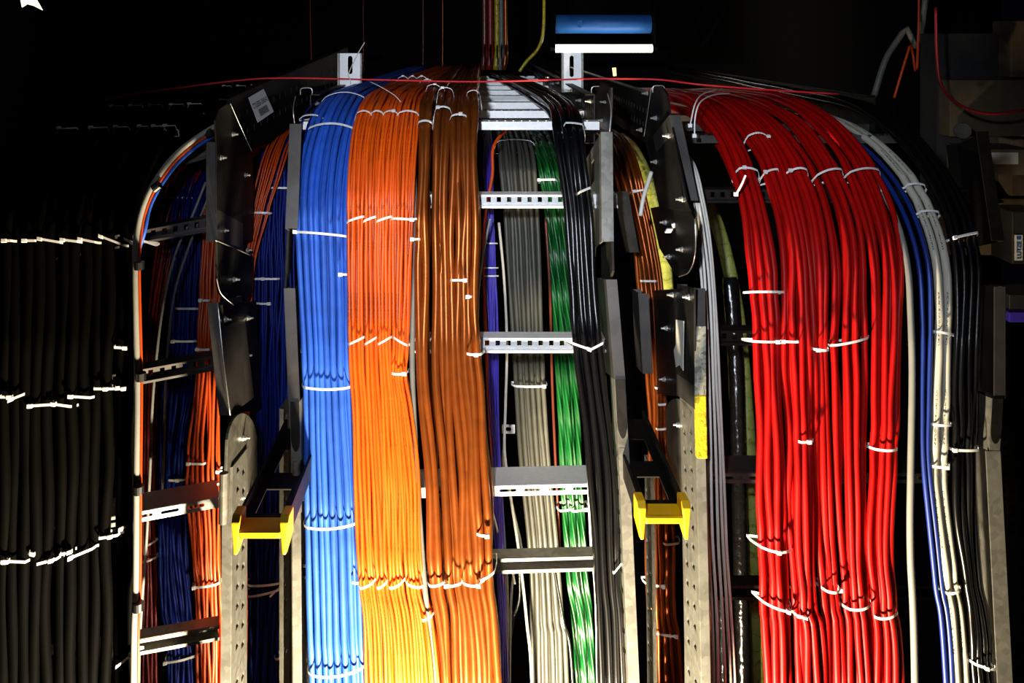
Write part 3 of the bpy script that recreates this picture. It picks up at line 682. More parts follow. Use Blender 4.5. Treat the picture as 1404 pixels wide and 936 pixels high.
# ---- copper bundles
cb = [([(260, 568, 592), (330, 566, 592), (470, 566, 590), (660, 578, 604), (800, 586, 610), (940, 600, 624)], 'leftmost copper brown strand'),
      ([(260, 592, 617), (330, 591, 617), (470, 590, 617), (660, 603, 629), (800, 609, 634), (940, 622, 646)], 'second copper brown strand from left'),
      ([(260, 615, 641), (330, 615, 641), (470, 616, 641), (660, 628, 653), (800, 633, 658), (940, 645, 668)], 'third copper brown strand from left'),
      ([(260, 638, 659), (330, 640, 660), (470, 640, 661), (660, 652, 677), (800, 657, 680), (940, 667, 691)], 'rightmost copper brown strand')]
cties = [[dict(px=604, py=122, head=0.6, w=2.6), dict(px=590, py=163, show_head=False), dict(py=328, t0=-0.1, t1=0.4, head=0.1), dict(py=802, slope=-4, show_head=False)],
         [dict(px=622, py=124, head=0.3, w=2.6), dict(px=612, py=150, show_head=True, head=0.2), dict(py=805, slope=-3, head=0.1)],
         [dict(px=630, py=160, head=0.6), dict(py=387, t0=0.1, t1=1.15, head=0.75), dict(py=800, slope=3, head=0.9)],
         [dict(px=652, py=125, show_head=False), dict(py=405, t0=-0.1, t1=0.4, head=0.4), dict(py=484, t0=-0.1, t1=1, head=0.6), dict(py=737, t0=-0.5, t1=0.6, head=0.95, slope=-1), dict(py=793, slope=-12, head=0.2)]]
for q, (rows, d_) in enumerate(cb):
    cables(Bundle(rows, kap=0.82, crown=6, arc=(0.26, 92 - 4 * (q % 2)), xb=(-84 + 28 * q) * 0.8), 'brown_cable', 'copper', 2, 5.8, d_, 'glossy copper brown', cties[q], layers=3, wob=1.9, jit=1.5, latj=0.3, back_n=4)
# ---- black cables at the right of the middle ladder
b = Bundle([(215, 764, 807), (300, 776, 815), (400, 782, 821), (470, 787, 827), (660, 808, 848), (800, 818, 851), (940, 823, 860)], arc=(0.18, 112), xb=60, doff=0.01)
cables(b, 'black_cable', 'black', 4, 5.6, 'black bundle on the middle ladder', 'glossy black', layers=3, wob=0.9, ties=[
    dict(px=783, py=168, t0=0.35, show_head=False), dict(py=265, t0=0.55, t1=1.0, slope=-9, show_head=False), dict(py=469, t0=-0.1, t1=0.55, slope=9, head=0.9), dict(py=469, t0=0.5, t1=1.05, slope=-10, show_head=False), dict(py=776, t0=0.7, t1=1.1, slope=-12, show_head=False)])
# ---- red bundles
rb = [([(400, 1032, 1074), (470, 1036, 1078), (605, 1040, 1082), (750, 1044, 1086), (840, 1046, 1090), (940, 1050, 1094)], 'leftmost red strand', 4, 5.6,
       [dict(px=1009, py=231, t0=0.2, t1=1, head=0.3), dict(py=357, t0=0, t1=1.85, head=0.98), dict(py=473, head=0.75, t0=-0.1), dict(py=752, t0=-0.1, t1=1.75, slope=6, head=0.35, sag=3), dict(py=838, slope=14, head=0.8)]),
      ([(400, 1074, 1113), (470, 1073, 1115), (605, 1080, 1119), (750, 1084, 1120), (840, 1090, 1124), (940, 1094, 1140)], 'second red strand from left', 4, 5.4,
       [dict(px=1032, py=186, head=0.97), dict(px=1054, py=231, head=0.1, t1=0.6), dict(py=470, t0=0, t1=0.55, head=0.1), dict(py=609, t0=0.4, t1=1, head=0.6), dict(py=847, t0=0, t1=0.5, head=0.3, slope=4)]),
      ([(400, 1116, 1142), (470, 1119, 1140), (605, 1124, 1142), (750, 1126, 1150), (840, 1134, 1158), (940, 1138, 1168)], 'third red strand from left', 2, 5.4,
       [dict(px=1095, py=232, t0=-0.3, t1=0.9, head=0.3), dict(py=475, t0=-0.05, t1=1, head=0.2), dict(py=811, head=0.95)]),
      ([(400, 1146, 1196), (470, 1144, 1196), (605, 1150, 1194), (750, 1156, 1194), (840, 1164, 1200), (940, 1170, 1206)], 'fourth red strand from left', 4, 5.4,
       [dict(px=1124, py=235, slope=-14, show_head=False), dict(py=464, slope=-12, show_head=False), dict(py=838, slope=-7, show_head=False)]),
      ([(400, 1200, 1246), (470, 1202, 1242), (605, 1200, 1236), (750, 1196, 1232), (840, 1202, 1236), (940, 1206, 1244)], 'rightmost red strand', 4, 5.2,
       [dict(px=1185, py=237, slope=-8, show_head=False), dict(py=622, head=0.05, show_head=False), dict(py=840, slope=-9, show_head=False)])]
for q, (rows, d_, n, r, ties) in enumerate(rb):
    cables(Bundle(rows, arc=(0.42, 112 + 3 * (q % 2)), xb=345 + 62 * q, crown=9, hb=250, far=3.0), 'red_cable', 'red', n, r, d_, 'red', ties, layers=2, wob=1.5, jit=1.4, latj=0.22, back_n=n + 1)
# inner red cables below, seen through the bend
b = Bundle([(400, 1034, 1060), (600, 1046, 1075), (940, 1056, 1090)], arc=(0.42, 150), xb=360, doff=0.06, hb=280, far=3.0)
cables(b, 'red_cable', 'red', 3, 5.2, 'red strand tucked under the others at the bend', 'red', [], layers=1)

# ---- right of the red: grey, blue, white, black
b = Bundle([(400, 1244, 1256), (500, 1248, 1258), (640, 1247, 1256), (760, 1246, 1256), (940, 1252, 1262)], arc=(0.38, 165), hb=300, xb=540, far=3.0)
cables(b, 'grey_cable', 'pale_grey', 1, 4.8, 'between the red strands and the right blue pair', 'pale grey', [dict(px=1217, py=251, head=0.4)], wob=0.6)
b = Bundle([(400, 1263, 1284), (470, 1266, 1284), (560, 1266, 1280), (646, 1268, 1281), (800, 1284, 1298), (940, 1298, 1313)], arc=(0.38, 165), hb=300, xb=560, far=3.0)
cables(b, 'blue_cable', 'navy', 2, 4.8, 'blue pair between the red strands and the white cables', 'deep blue', [], wob=0.5)
b = Bundle([(400, 1284, 1311), (470, 1286, 1310), (560, 1282, 1308), (646, 1279, 1305), (700, 1283, 1308), (800, 1296, 1319), (940, 1310, 1335)], arc=(0.40, 150), hb=300, xb=580, far=3.0)
cables(b, 'white_cable', 'white_print', 2, 6.8, 'thick white pair at right', 'printed off-white', [dict(px=1268, py=253, show_head=False), dict(px=1278, py=282, show_head=False), dict(py=458, show_head=False, slope=5), dict(py=580, show_head=False), dict(py=640, t0=0, head=0.7), dict(py=813, show_head=False, slope=-6)], wob=0.5)
b = Bundle([(400, 1310, 1352), (560, 1308, 1346), (700, 1310, 1346), (800, 1324, 1350), (940, 1336, 1370)], arc=(0.42, 115), xb=800, far=3.0)
cables(b, 'black_cable', 'black', 4, 5.2, 'black bundle at the far right ladder', 'black', [dict(py=326, px=1325, t0=0.1, t1=1, slope=-10, head=0.05), dict(py=618, head=0.05, t0=0), dict(py=912, head=0.5, slope=8)], layers=2, wob=1.2)
# ---- thin white cables at the left of the right ladder
b = Bundle([(252, 948, 962), (320, 955, 976), (400, 962, 984), (560, 968, 992), (730, 969, 1000), (940, 976, 1012)], arc=(0.10, 190), xb=330, doff=0.03, far=1.7)
cables(b, 'white_cable', 'white', 5, 2.1, 'thin white cables beside the foil-taped rail', 'thin white', [], wob=0.8)

# ---- black bundle of the left ladder
b = Bundle([(330, -72, 187), (550, -76, 184), (760, -78, 182), (940, -80, 181)], arc=(0.32, 128), crown=0, tilt=0.0003, doff=0.141, xb=-560, hb=62, far=2.6)
def tt(x0, x1): return (x0 + 74) / 258, (x1 + 74) / 258
tl = []
for x0, x1, py, sl, hd in [(2, 14, 331, 0, .2), (28, 48, 327, 0, .2), (50, 84, 323, 6, .08), (82, 106, 319, 3, .08), (106, 130, 322, 5, .08), (134, 168, 310, 14, .06), (166, 180, 322, 8, .9), (180, 207, 328, 11, .1),
                           (0, 17, 546, 0, .9), (15, 36, 544, -8, .1), (40, 74, 558, -2, .1), (72, 101, 552, 4, .1), (95, 128, 546, 2, .1), (127, 158, 537, 0, .6), (157, 172, 531, -1, .9), (155, 173, 478, 1, .9),
                           (-8, 15, 774, 0, .8), (10, 42, 764, 1, .1), (42, 53, 762, 2, .6), (52, 84, 772, -8, .7), (84, 101, 752, -5, .9), (97, 133, 752, -14, .1), (136, 166, 735, -5, .6), (164, 174, 724, -4, .5), (160, 190, 903, -22, .9)]:
    a, c = tt(x0, x1); tl.append(dict(py=py, t0=a, t1=c, slope=sl, head=hd))
for x0, x1, px, py in [(60, 95, 60, 190), (110, 142, 60, 190), (150, 175, 60, 190), (188, 205, 60, 190), (210, 230, 60, 190), (228, 248, 60, 190)]:
    a, c = tt(x0 - 62, x1 - 62); tl.append(dict(k=11, py=185, px=px, t0=a, t1=c, head=.1, w=2.6))
for x0 in (10, 45, 80, 118, 150): a, c = tt(x0, x0 + 26); tl.append(dict(k=16, py=140, px=60, t0=a, t1=c, head=.1, w=2.6))
for x0 in (60, 95, 130, 155): a, c = tt(x0, x0 + 22); tl.append(dict(k=20, py=100, px=60, t0=a, t1=c, head=.1, w=2.6))
cables(b, 'black_cable', 'black_dull', 16, 8.2, 'black bundle on the far left ladder', 'dull black', [], layers=1, wob=1.6, sides=10)
for q, t in enumerate(tl):
    idx = len(b.pys) - 1 + t['k'] if 'k' in t else b.index(None, t['py'])
    row = {11: 'nearest row on the bend', 16: 'second row on the bend', 20: 'on the level run'}.get(t.get('k'), None)
    if row is None: row = 'upper row' if t['py'] < 400 else ('middle row' if t['py'] < 600 else ('lower row' if t['py'] < 800 else 'at the bottom edge'))
    same = [x for x in tl if (x.get('k'), x['py'] // 205 if 'k' not in x else 0) == (t.get('k'), t['py'] // 205 if 'k' not in t else 0)]
    pos = sorted(same, key=lambda x: x['t0']).index(t)
    make_tie(b, idx, t, f'white tie on far left black bundle, {row}, {nth(pos, len(same))}', 8.2, 8.2)

# ---- grey, orange and blue line along the left ladder's edge
def trio(dx, dd, r, name, mat, label, tuck=False):
    pts = [(182, 1600, 0.96), (183, 936, 0.985), (186, 800, 1.0), (187, 640, 1.02), (188, 520, 1.045), (186, 430, 1.06), (185, 360, 1.075), (188, 318, 1.09), (199, 275, 1.10), (218, 240, 1.115), (246, 207, 1.14), (288, 177, 1.17), (330, 155, 1.24), (380, 130, 1.40)]
    out = []
    for i, (px, py, d) in enumerate(pts):
        nx, ny = (1, 0) if py > 300 else (0.72, 0.70)
        if py <= 190: nx, ny = 0.45, 0.9
        if tuck and py > 340: nx, d = 0.25, d + 0.02
        out.append((px + dx * nx, py + dx * ny, d + dd))
    return pix_tube(name, out, r, mat, label, n=90)
g = trio(0, 0, 4.3, 'grey_cable', 'pale_grey', 'pale grey cable running down the edge of the far left black bundle')
trio(6, 0.004, 2.2, 'orange_cable', 'orange_red', 'thin orange cable beside the pale grey cable at far left')
trio(10.5, 0.006, 2.6, 'blue_cable', 'blue', 'thin blue cable beside the thin orange one at far left', True)
for px, py, d, a in ((188, 364, 1.073, 0), (190, 516, 1.044, 0), (187, 671, 1.013, 0), (186, 831, 0.993, 0), (212, 256, 1.105, 52), (284, 183, 1.165, 62)):
    c = P(px + 3, py, d); dr = Vector((math.sin(math.radians(a)), 0, math.cos(math.radians(a)))) * 5.5 * K; mb = MB(); mb.cyl(c - dr, c + dr, 7.2 * K, 14); mb.build('tape_band', 'tape', g)

# ---- rear cables, left ladder gap
plastic('shaded_rear_blue', (0.001, 0.010, 0.15), 0.45, 0.25, 0.15)  # shade on the rear bundles is put into this darker blue
b = Bundle([(300, 276, 308), (480, 268, 301), (640, 253, 302), (800, 263, 303), (940, 268, 304)], doff=0.16, arc=(0.3, 215))
cables(b, 'orange_cable', 'orange_red', 7, 3.6, 'orange rear bundle beside the left rail', 'orange red', [dict(py=416, t0=0.05, t1=0.5, head=.1), dict(py=482, t0=0, t1=0.6, head=.1), dict(py=638, t0=0.05, t1=0.55, head=0.1), dict(py=643, t0=0.9, t1=1.2, head=0.1), dict(py=664, t0=0.2, t1=0.9, slope=-9, head=0.1), dict(py=799, t0=0.02, t1=0.9, slope=-6, head=.05)], layers=2, wob=1.8)
b = Bundle([(300, 232, 286), (480, 224, 278), (640, 214, 256), (760, 214, 256), (850, 221, 264), (940, 226, 270)], doff=0.17, arc=(0.3, 210))
cables(b, 'blue_cable', 'shaded_rear_blue', 8, 3.5, 'blue rear bundle behind the left rungs', 'deep blue', [dict(py=428, t0=0.25, t1=0.8, show_head=False), dict(py=464, t0=0.2, t1=0.8, head=.05), dict(py=658, t0=0.4, t1=0.95, head=.6), dict(py=905, t0=0.0, t1=1.1, slope=-12, head=0.02)], layers=2, wob=2.2)
b = Bundle([(260, 222, 268), (330, 212, 240), (480, 198, 216), (700, 194, 212), (940, 192, 216)], doff=0.19, arc=(0.3, 190))
cables(b, 'dark_red_cable', 'red_dark', 4, 3.8, 'dark rear bundle beside the left edge cable', 'dark red', [dict(py=274, t0=0.3, t1=1, head=.9), dict(py=744, t0=.3, t1=1, slope=-7, show_head=False), dict(py=764, t0=0, t1=1.1, slope=-8, show_head=False)], layers=2, wob=1.5)
pix_tube('grey_cable', [(282, 250, 1.22), (262, 300, 1.2), (240, 350, 1.19), (222, 430, 1.18), (210, 540, 1.16), (206, 640, 1.15), (201, 740, 1.14), (193, 850, 1.13), (190, 960, 1.12), (188, 1400, 1.08)], 2.2, 'pale_grey', 'thin pale grey cable crossing behind the left ladder rungs')
pix_tube('grey_cable', [(290, 260, 1.2), (262, 330, 1.19), (240, 400, 1.18), (230, 480, 1.17), (226, 560, 1.16), (222, 700, 1.15)], 2.2, 'grey_single', 'thin dark grey cable crossing behind the left ladder rungs')
# ---- rear cables in the gap left of the bright blue bundle
b = Bundle([(235, 352, 398), (400, 345, 398), (640, 343, 392), (760, 341, 388), (860, 339, 384), (940, 338, 380)], doff=0.22, arc=(0.3, 170))
cables(b, 'blue_cable', 'shaded_rear_blue', 9, 3.4, 'rear bundle by the left yellow-capped arm', 'deep blue', [dict(py=252, t0=0.35, t1=1.1, show_head=False), dict(py=379, t0=0, t1=0.65, head=.45), dict(py=421, t0=.1, t1=0.5, head=0.9), dict(py=806, t0=-0.05, t1=1.2, slope=-6, head=.9, tail=30, tail_dir=(-1, -0.7)), dict(py=812, t0=-0.05, t1=1.2, slope=-16, head=.9), dict(py=908, t0=0.9, t1=1.6, slope=-3, show_head=False)], layers=2, wob=2.4)
b = Bundle([(235, 352, 386), (300, 338, 366), (400, 326, 346), (640, 322, 340)], doff=0.20, arc=(0.25, 170))
cables(b, 'orange_cable', 'orange_red', 5, 3.6, 'strand curving behind the left dark rail plate', 'orange red', [dict(py=294, t0=.3, t1=1, show_head=False)], layers=2)
# ---- dark blue cables right behind the top of the middle ladder's left rail
b = Bundle([(215, 400, 428), (330, 394, 412), (560, 400, 412)], doff=0.035, arc=(0.26, 110), kap=0.7, xb=-272)
cables(b, 'blue_cable', 'shaded_rear_blue', 3, 5.0, 'shaded strand just left of the bright blue bundle', 'dark blue', [dict(px=424, py=158, show_head=False)], layers=1)
# ---- rear cables in the middle gap
b = Bundle([(235, 683, 738), (300, 690, 741), (400, 695, 745), (540, 705, 749), (640, 712, 757), (770, 724, 768), (860, 726, 776), (940, 727, 782)], doff=0.20, arc=(0.25, 198))
cables(b, 'grey_cable', 'grey', 6, 4.9, 'grey rear bundle in the middle gap', 'grey', [dict(px=706, py=192, show_head=False), dict(py=524, head=0.95), dict(py=768, t0=0, head=0.05, slope=-1)], layers=2, wob=0.7)
b = Bundle([(235, 738, 770), (300, 748, 776), (400, 756, 782), (540, 763, 795), (700, 770, 804), (800, 776, 810), (940, 790, 818)], doff=0.20, arc=(0.25, 198))
cables(b, 'green_cable', 'green', 3, 5.6, 'green rear bundle in the middle gap', 'twisted green', [dict(py=248, t0=-.1, t1=.75, head=0.1), dict(py=700, t0=-.1, t1=.45, slope=-5, show_head=False), dict(py=699, t0=.4, t1=1.05, slope=-2, head=0.9)], layers=2, wob=0.8)
b = Bundle([(300, 664, 679), (480, 669, 684), (640, 674, 688), (780, 681, 692), (940, 686, 698)], doff=0.15, arc=(0.25, 200))
cables(b, 'violet_cable', 'violet', 6, 1.7, 'thin violet bundle right of the copper strands', 'thin violet', [dict(py=336, w=2.2, show_head=False), dict(py=365, w=2.2, show_head=False), dict(py=379, w=2.2, show_head=False)], layers=2, wob=1.2)
pix_tube('red_cable', [(700, 170, 1.35), (677, 200, 1.3), (675, 240, 1.28), (666, 290, 1.26), (663, 340, 1.25), (665, 430, 1.24), (669, 530, 1.23), (673, 600, 1.22), (680, 680, 1.21), (688, 770, 1.2), (692, 860, 1.19), (695, 1000, 1.18), (700, 1500, 1.12)], 2.8, 'orange_red', 'single red cable right of the copper strands')
pix_tube('grey_cable', [(672, 300, 1.2), (664, 340, 1.2), (657, 390, 1.19), (655, 440, 1.19)], 2.0, 'pale_grey', 'short thin grey cable crossing in front of the violet bundle')
pix_tube('white_cable', [(684, 305, 1.25), (691, 380, 1.24), (695, 470, 1.23), (693, 560, 1.22), (692, 620, 1.21), (700, 680, 1.2), (712, 760, 1.19), (722, 850, 1.18), (730, 960, 1.17), (738, 1400, 1.1)], 2.3, 'white', 'white cable running down left of the grey rear bundle')
pix_tube('white_cable', [(692, 600, 1.24), (690, 640, 1.23), (704, 700, 1.22), (716, 770, 1.2), (700, 840, 1.2), (700, 1400, 1.15)], 2.2, 'pale_grey', 'pale loose cable looping beside the white cable in the middle gap')
pix_tube('white_cable', [(672, 690, 1.16), (686, 740, 1.18), (700, 775, 1.2), (706, 800, 1.2)], 1.8, 'white', 'short thin white cable slanting right of the copper strands')
pix_tube('grey_cable', [(680, 570, 1.26), (685, 650, 1.25), (691, 740, 1.24), (696, 860, 1.22), (698, 1300, 1.18)], 3.2, 'grey_single', 'grey cable left of the white cable in the middle gap')
pix_tube('black_cable', [(760, 780, 1.2), (772, 850, 1.19), (785, 936, 1.18), (800, 1400, 1.1)], 2.4, 'black', 'thin black cable between the grey and green rear bundles')
pix_tube('black_cable', [(712, 775, 1.22), (712, 820, 1.22), (703, 850, 1.22), (701, 868, 1.22)], 3.6, 'black', 'short black loose cable end in the lower middle gap')
pix_tube('white_cable', [(805, 620, 1.22), (810, 740, 1.2), (818, 860, 1.18), (822, 1300, 1.12)], 2.0, 'white', 'thin white cable just right of the green rear bundle')
pix_tube('brown_cable', [(748, 300, 1.3), (754, 400, 1.28), (757, 520, 1.27), (762, 640, 1.25), (768, 760, 1.24)], 2.4, 'brown', 'thin brown cable between the grey and green rear bundles')
# ---- rear cables in the gap right of the middle ladder
b = Bundle([(250, 846, 884), (330, 866, 900), (400, 876, 911), (500, 886, 915), (600, 891, 915), (740, 884, 928), (850, 888, 930), (940, 892, 938)], doff=0.22, arc=(0.2, 205))
cables(b, 'brown_cable', 'copper_dark', 5, 4.6, 'rear copper bundle by the right yellow-capped arm', 'copper brown', [dict(py=258, t0=.5, t1=1.0, slope=-4, head=.1), dict(py=388, t0=.2, t1=0.75, show_head=False), dict(py=534, t0=.4, t1=1.0, show_head=False), dict(py=558, t0=.5, t1=1.0, show_head=False), dict(py=592, t0=.4, t1=1.0, show_head=False), dict(py=742, t0=.6, t1=1.1, show_head=False), dict(py=803, t0=.0, t1=.6, head=0.9, slope=3), dict(py=866, t0=.1, t1=0.9, slope=7, head=.9)], layers=2, wob=1.2)
pix_tube('corrugated_hose', [(852, 190, 1.75), (868, 206, 1.6), (885, 240, 1.55), (898, 280, 1.52), (908, 330, 1.5), (916, 420, 1.48), (920, 520, 1.46)], 14, 'hose', 'yellow green ribbed hose curving behind the copper brown rear bundle', 'hose', 'ribbed hoses', sides=18)
pix_tube('corrugated_hose', [(930, 235, 1.6), (958, 262, 1.45), (978, 295, 1.4), (993, 340, 1.38), (1006, 400, 1.36), (1016, 470, 1.35), (1026, 600, 1.32), (1034, 750, 1.3), (1040, 960, 1.28), (1045, 1350, 1.2)], 12.5, 'hose', 'yellow green ribbed hose behind the right ladder between white and red cables', 'hose', 'ribbed hoses', sides=18)
pix_tube('wrapped_cable', [(1000, 380, 1.32), (1008, 500, 1.30), (1012, 640, 1.28), (1016, 800, 1.26), (1020, 960, 1.25), (1025, 1350, 1.2)], 13, 'black_wrap', 'shiny black wrapped cable left of the lower ribbed hose', 'cable', sides=16)
pix_tube('wrapped_cable', [(980, 560, 1.26), (985, 660, 1.25), (988, 800, 1.24), (992, 960, 1.22), (996, 1400, 1.15)], 7, 'black_wrap', 'shiny black wrapped cable behind the thin white cables', 'cable', sides=16)
pix_tube('brown_cable', [(976, 560, 1.3), (975, 700, 1.28), (974, 850, 1.25), (976, 1000, 1.24), (976, 1400, 1.2)], 3.0, 'copper', 'copper brown cable behind the thin white cables', 'cable')
o = pix_tube('white_strip', [(893, 236, 1.19), (888, 252, 1.18), (882, 272, 1.17), (878, 296, 1.165)], 3.4, 'white', 'loose white strip end hanging from a bolt of the dark rail', 'cable', n=20)
# zip tie knot hanging on the right dark plate
t = thing('cable_tie', 'white cable tie knotted round a bolt on the dark right rail plate', 'cable tie', P(920, 314, 1.15), 'white cable ties')
mb = MB(); mb.box(P(917, 316, 1.15), XU * 5 * K, Vector((0, 3 * K, 0)), Vector((2, 0, 3.4)) * K); mb.build('head', 'tie_white', t, bevel=K)
mb = MB(); mb.box(P(924, 309, 1.15), Vector((3.2, 0, 1)) * K, Vector((0, 2 * K, 0)), Vector((-1, 0, 3.5)) * K); mb.build('tail', 'tie_white', t, bevel=0.8 * K)
# tie hanging from the red bend to the rung
def loose_tie(pts, label, w=3.0, head=None):
    u = spline([I(*q) for q in pts], 18); pm = [np.array(W(*q)) for q in u]; t = thing('cable_tie', label, 'cable tie', Vector(pm[0]), 'white cable ties')
    T = np.gradient(np.array(pm), axis=0); T /= np.linalg.norm(T, axis=1)[:, None]; side = np.cross(T, [0, -1, 0]); side /= np.linalg.norm(side, axis=1)[:, None]
    v, f = strap_mesh(pm, list(side), [np.array([0, -1.0, 0])] * len(pm), w * K, 1.2 * K, False); mesh_obj('strap', v, f, 'tie_white', t)
    hp = Vector(pm[-1] if head is None else pm[head]); mb = MB(); mb.box(hp, XU * 3.4 * K, Vector((0, 2.4 * K, 0)), Vector((0, 0, 3.2 * K))); mb.build('head', 'tie_white', t, bevel=0.6 * K)
    return t
loose_tie([(990, 122, 1.4), (965, 128, 1.3), (953, 142, 1.25), (946, 172, 1.24)], 'long white cable tie looping over the left edge of the red bend', 2.0)
loose_tie([(1000, 128, 1.38), (978, 130, 1.3), (960, 140, 1.24), (953, 160, 1.22), (952, 186, 1.22)], 'second long white cable tie hanging off the red bend', 2.0)
loose_tie([(1022, 240, 1.12), (1016, 254, 1.12), (1009, 266, 1.13)], 'white cable tie slanting from the red bend to the rung', 3.0)

# ---- red string with a thread tied to the hanger
pix_tube('red_string', [(140, 138, 1.42), (180, 130, 1.36), (240, 121, 1.32), (330, 110, 1.32), (390, 107, 1.33), (500, 109, 1.35), (640, 112, 1.35), (740, 110, 1.35), (820, 108, 1.35), (900, 109, 1.34), (960, 116, 1.3), (1050, 123, 1.3), (1150, 129, 1.32)], 1.7, 'string_red', 'thin red string stretched across the top of the ladders', 'string', n=80, sides=8)
pix_tube('white_thread', [(500, 58, 1.33), (490, 75, 1.33), (478, 101, 1.33), (480, 108, 1.325), (481, 116, 1.33)], 0.9, 'white', 'white thread knotted to the red string beside the hanger bracket', 'string', n=24, sides=6)
pix_tube('white_thread', [(507, 112, 1.3), (520, 118, 1.28), (540, 130, 1.26), (550, 140, 1.25)], 0.7, 'white', 'loose thin white thread lying over the blue cables', 'string', n=20, sides=6)

# ================================================================== BACKGROUND
# fluorescent tube with a blue pipe above it
t = thing('tube_lamp', 'lit fluorescent tube beyond the right hanger bracket', 'lamp', P(829, 67, 2.6))
mb = MB(); mb.cyl(P(762, 66.5, 2.6), P(894, 66.5, 2.6), 5.3 * 2.6 * K, 16); mb.build('tube', 'tube_glow', t, smooth=True)
mb = MB(); mb.cyl(P(760, 66.5, 2.6), P(754, 66.5, 2.6), 7 * 2.6 * K, 16); mb.build('end_fitting', 'dark_shaded_steel', t)
mb = MB(); mb.cyl(P(894, 66.5, 2.6), P(900, 66.5, 2.6), 7 * 2.6 * K, 16); mb.build('end_fitting', 'dark_shaded_steel', t)
pp = thing('blue_pipe', 'blue painted pipe above the fluorescent tube', 'pipe', P(829, 32, 2.75))
mb = MB(); mb.cyl(P(735, 33, 2.66), P(975, 33, 2.66), 13 * 2.66 * K, 28); mb.build('pipe_body', 'pipe_blue', pp, smooth=True)
mb = MB(); mb.cyl(P(795, 28, 2.62), P(795, 38, 2.62), 3 * 2.6 * K, 10); mb.build('pipe_bracket', 'pipe_blue', pp)
for px, w, d, lb in ((742, 18, 2.62, 'dark steel post left of the fluorescent tube'), (945, 50, 2.62, 'wide dark cabinet right of the fluorescent tube')):
    mb = MB(); mb.box(P(px, -150, d), XU * w * d * K, Vector((0, 0.06, 0)), Vector((0, 0, 0.75))); o = mb.build('post', 'black_dull', bevel=0.004); tag(o, lb, 'post')
for q, (px, r, mt) in enumerate(((664, 4, 'brown'), (672, 5, 'red_dark'), (681, 4, 'yellow_wrap'), (687, 4, 'grey_single'), (693, 3, 'copper'))):
    pix_tube('riser_cable', [(px - 4, -950, 2.3), (px, 0, 2.3), (px + 1, 60, 2.3), (px - 2, 96, 2.3)], r * 2.0, mt, f'{nth(q, 5)} of the vertical riser cables behind the copper strands', 'cable', 'riser cables', n=14)
for px, p2, mt, lb in ((580, 580, 'brown', 'thin brown cable hanging in the dark above the orange strands'), (607, 606, 'copper', 'thin copper cable hanging in the dark above the copper strands'), (425, 437, 'orange_red', 'thin orange cable in the dark above the left ladder rail'), (498, 500, 'red_dark', 'dim red cable hanging right of the left hanger bracket')):
    pix_tube('hanging_cable', [(px, -950, 2.4), (px, 0, 2.4), (p2, 96, 2.4)], 1.6, mt, lb, 'cable', 'hanging background cables', n=12)
pix_tube('curved_cable', [(746, -20, 2.3), (745, 40, 2.3), (738, 66, 2.3), (722, 84, 2.3), (712, 98, 2.3)], 5, 'yellow_wrap', 'yellowish curved cable left of the dark post', 'cable', n=20)
mb = MB(); mb.cyl(P(842, 93, 2.2), P(843, 104, 2.2), 3 * 2 * K, 10, 5 * K); tag(mb.build('yellow_tag', 'indicator'), 'small glowing yellow indicator lamp below the fluorescent tube', 'lamp')
# scrap of bright card at the top left
v = [P(x, y, 1.10 + 0.004 * y) for x, y in ((24, -40), (28, 0), (30, 10), (37, 5.5), (46, 8), (58, 14), (50, 0), (34, -40))]; n = len(v)
o = mesh_obj('hanging_card', v + [p + Vector((0, 2 * K, 0)) for p in v], [tuple(range(n)), tuple(range(2 * n - 1, n - 1, -1))] + [(i, (i + 1) % n, n + (i + 1) % n, n + i) for i in range(n)], 'paper'); tag(o, 'pointed scrap of pale card hanging at the top left corner', 'card')
# block wall and gear at the far right
wr = thing('wall_right', None, None, P(1450, 1000, 1.7)); wr['kind'] = 'structure'
d = 1.75; bw, bh = 0.39, 0.19; x0 = P(1300, 0, d).x
mb = MB(); mb.box((x0 + 0.9, F * d * K + 0.12, 1.75), XU * 0.9, (0, 0.05, 0), (0, 0, 0.36)); mb.build('mortar', 'floor_grey', wr)
proto = None
for r in range(4):
    for c in range(4):
        o = None
        if proto is None:
            mb = MB(); mb.box((0, 0, 0), (bw / 2 - 0.004, 0, 0), (0, 0.05, 0), (0, 0, bh / 2 - 0.004)); proto = mb.build('concrete_block', 'concrete', bevel=0.004); o = proto
        else: o = proto.copy(); COL.objects.link(o)
        o.parent = wr; o.location = Vector((x0 + bw * (c + 0.5 * (r % 2)) + 0.2, F * d * K + 0.055 + 0.002 * ((r * 3 + c) % 3), 1.49 + bh * r)) - wr.location
def gear(name, label, cat, px0, px1, py0, py1, d, dep, mat, bev=1.5):
    t = thing(name, label, cat, P((px0 + px1) / 2, py1, d)); mb = MB(); a, b_ = P(px0, py0, d), P(px1, py1, d)
    c = (a + b_) / 2 + Vector((0, dep / 2, 0)); mb.box(c, XU * abs(b_.x - a.x) / 2, Vector((0, dep / 2, 0)), Vector((0, 0, abs(a.z - b_.z) / 2))); mb.build('body', mat, t, bevel=bev * K); return t, a, b_
t, a, b_ = gear('grey_box', 'dim box with a pale paper strip behind the right ladder', 'box', 1337, 1420, 205, 240, 1.6, 0.15, 'concrete')
mb = MB(); mb.box((P(1340, 208, 1.599) + P(1396, 226, 1.599)) / 2, XU * 28 * 1.6 * K, Vector((0, 0.0006, 0)), Vector((0, 0, 8 * 1.6 * K))); mb.build('paper_strip', 'torn_paper', t)
t, a, b_ = gear('terminal_box', 'grey module with a rotated white and blue maker plate at far right', 'box', 1388, 1430, 290, 362, 1.55, 0.1, 'cover_steel')
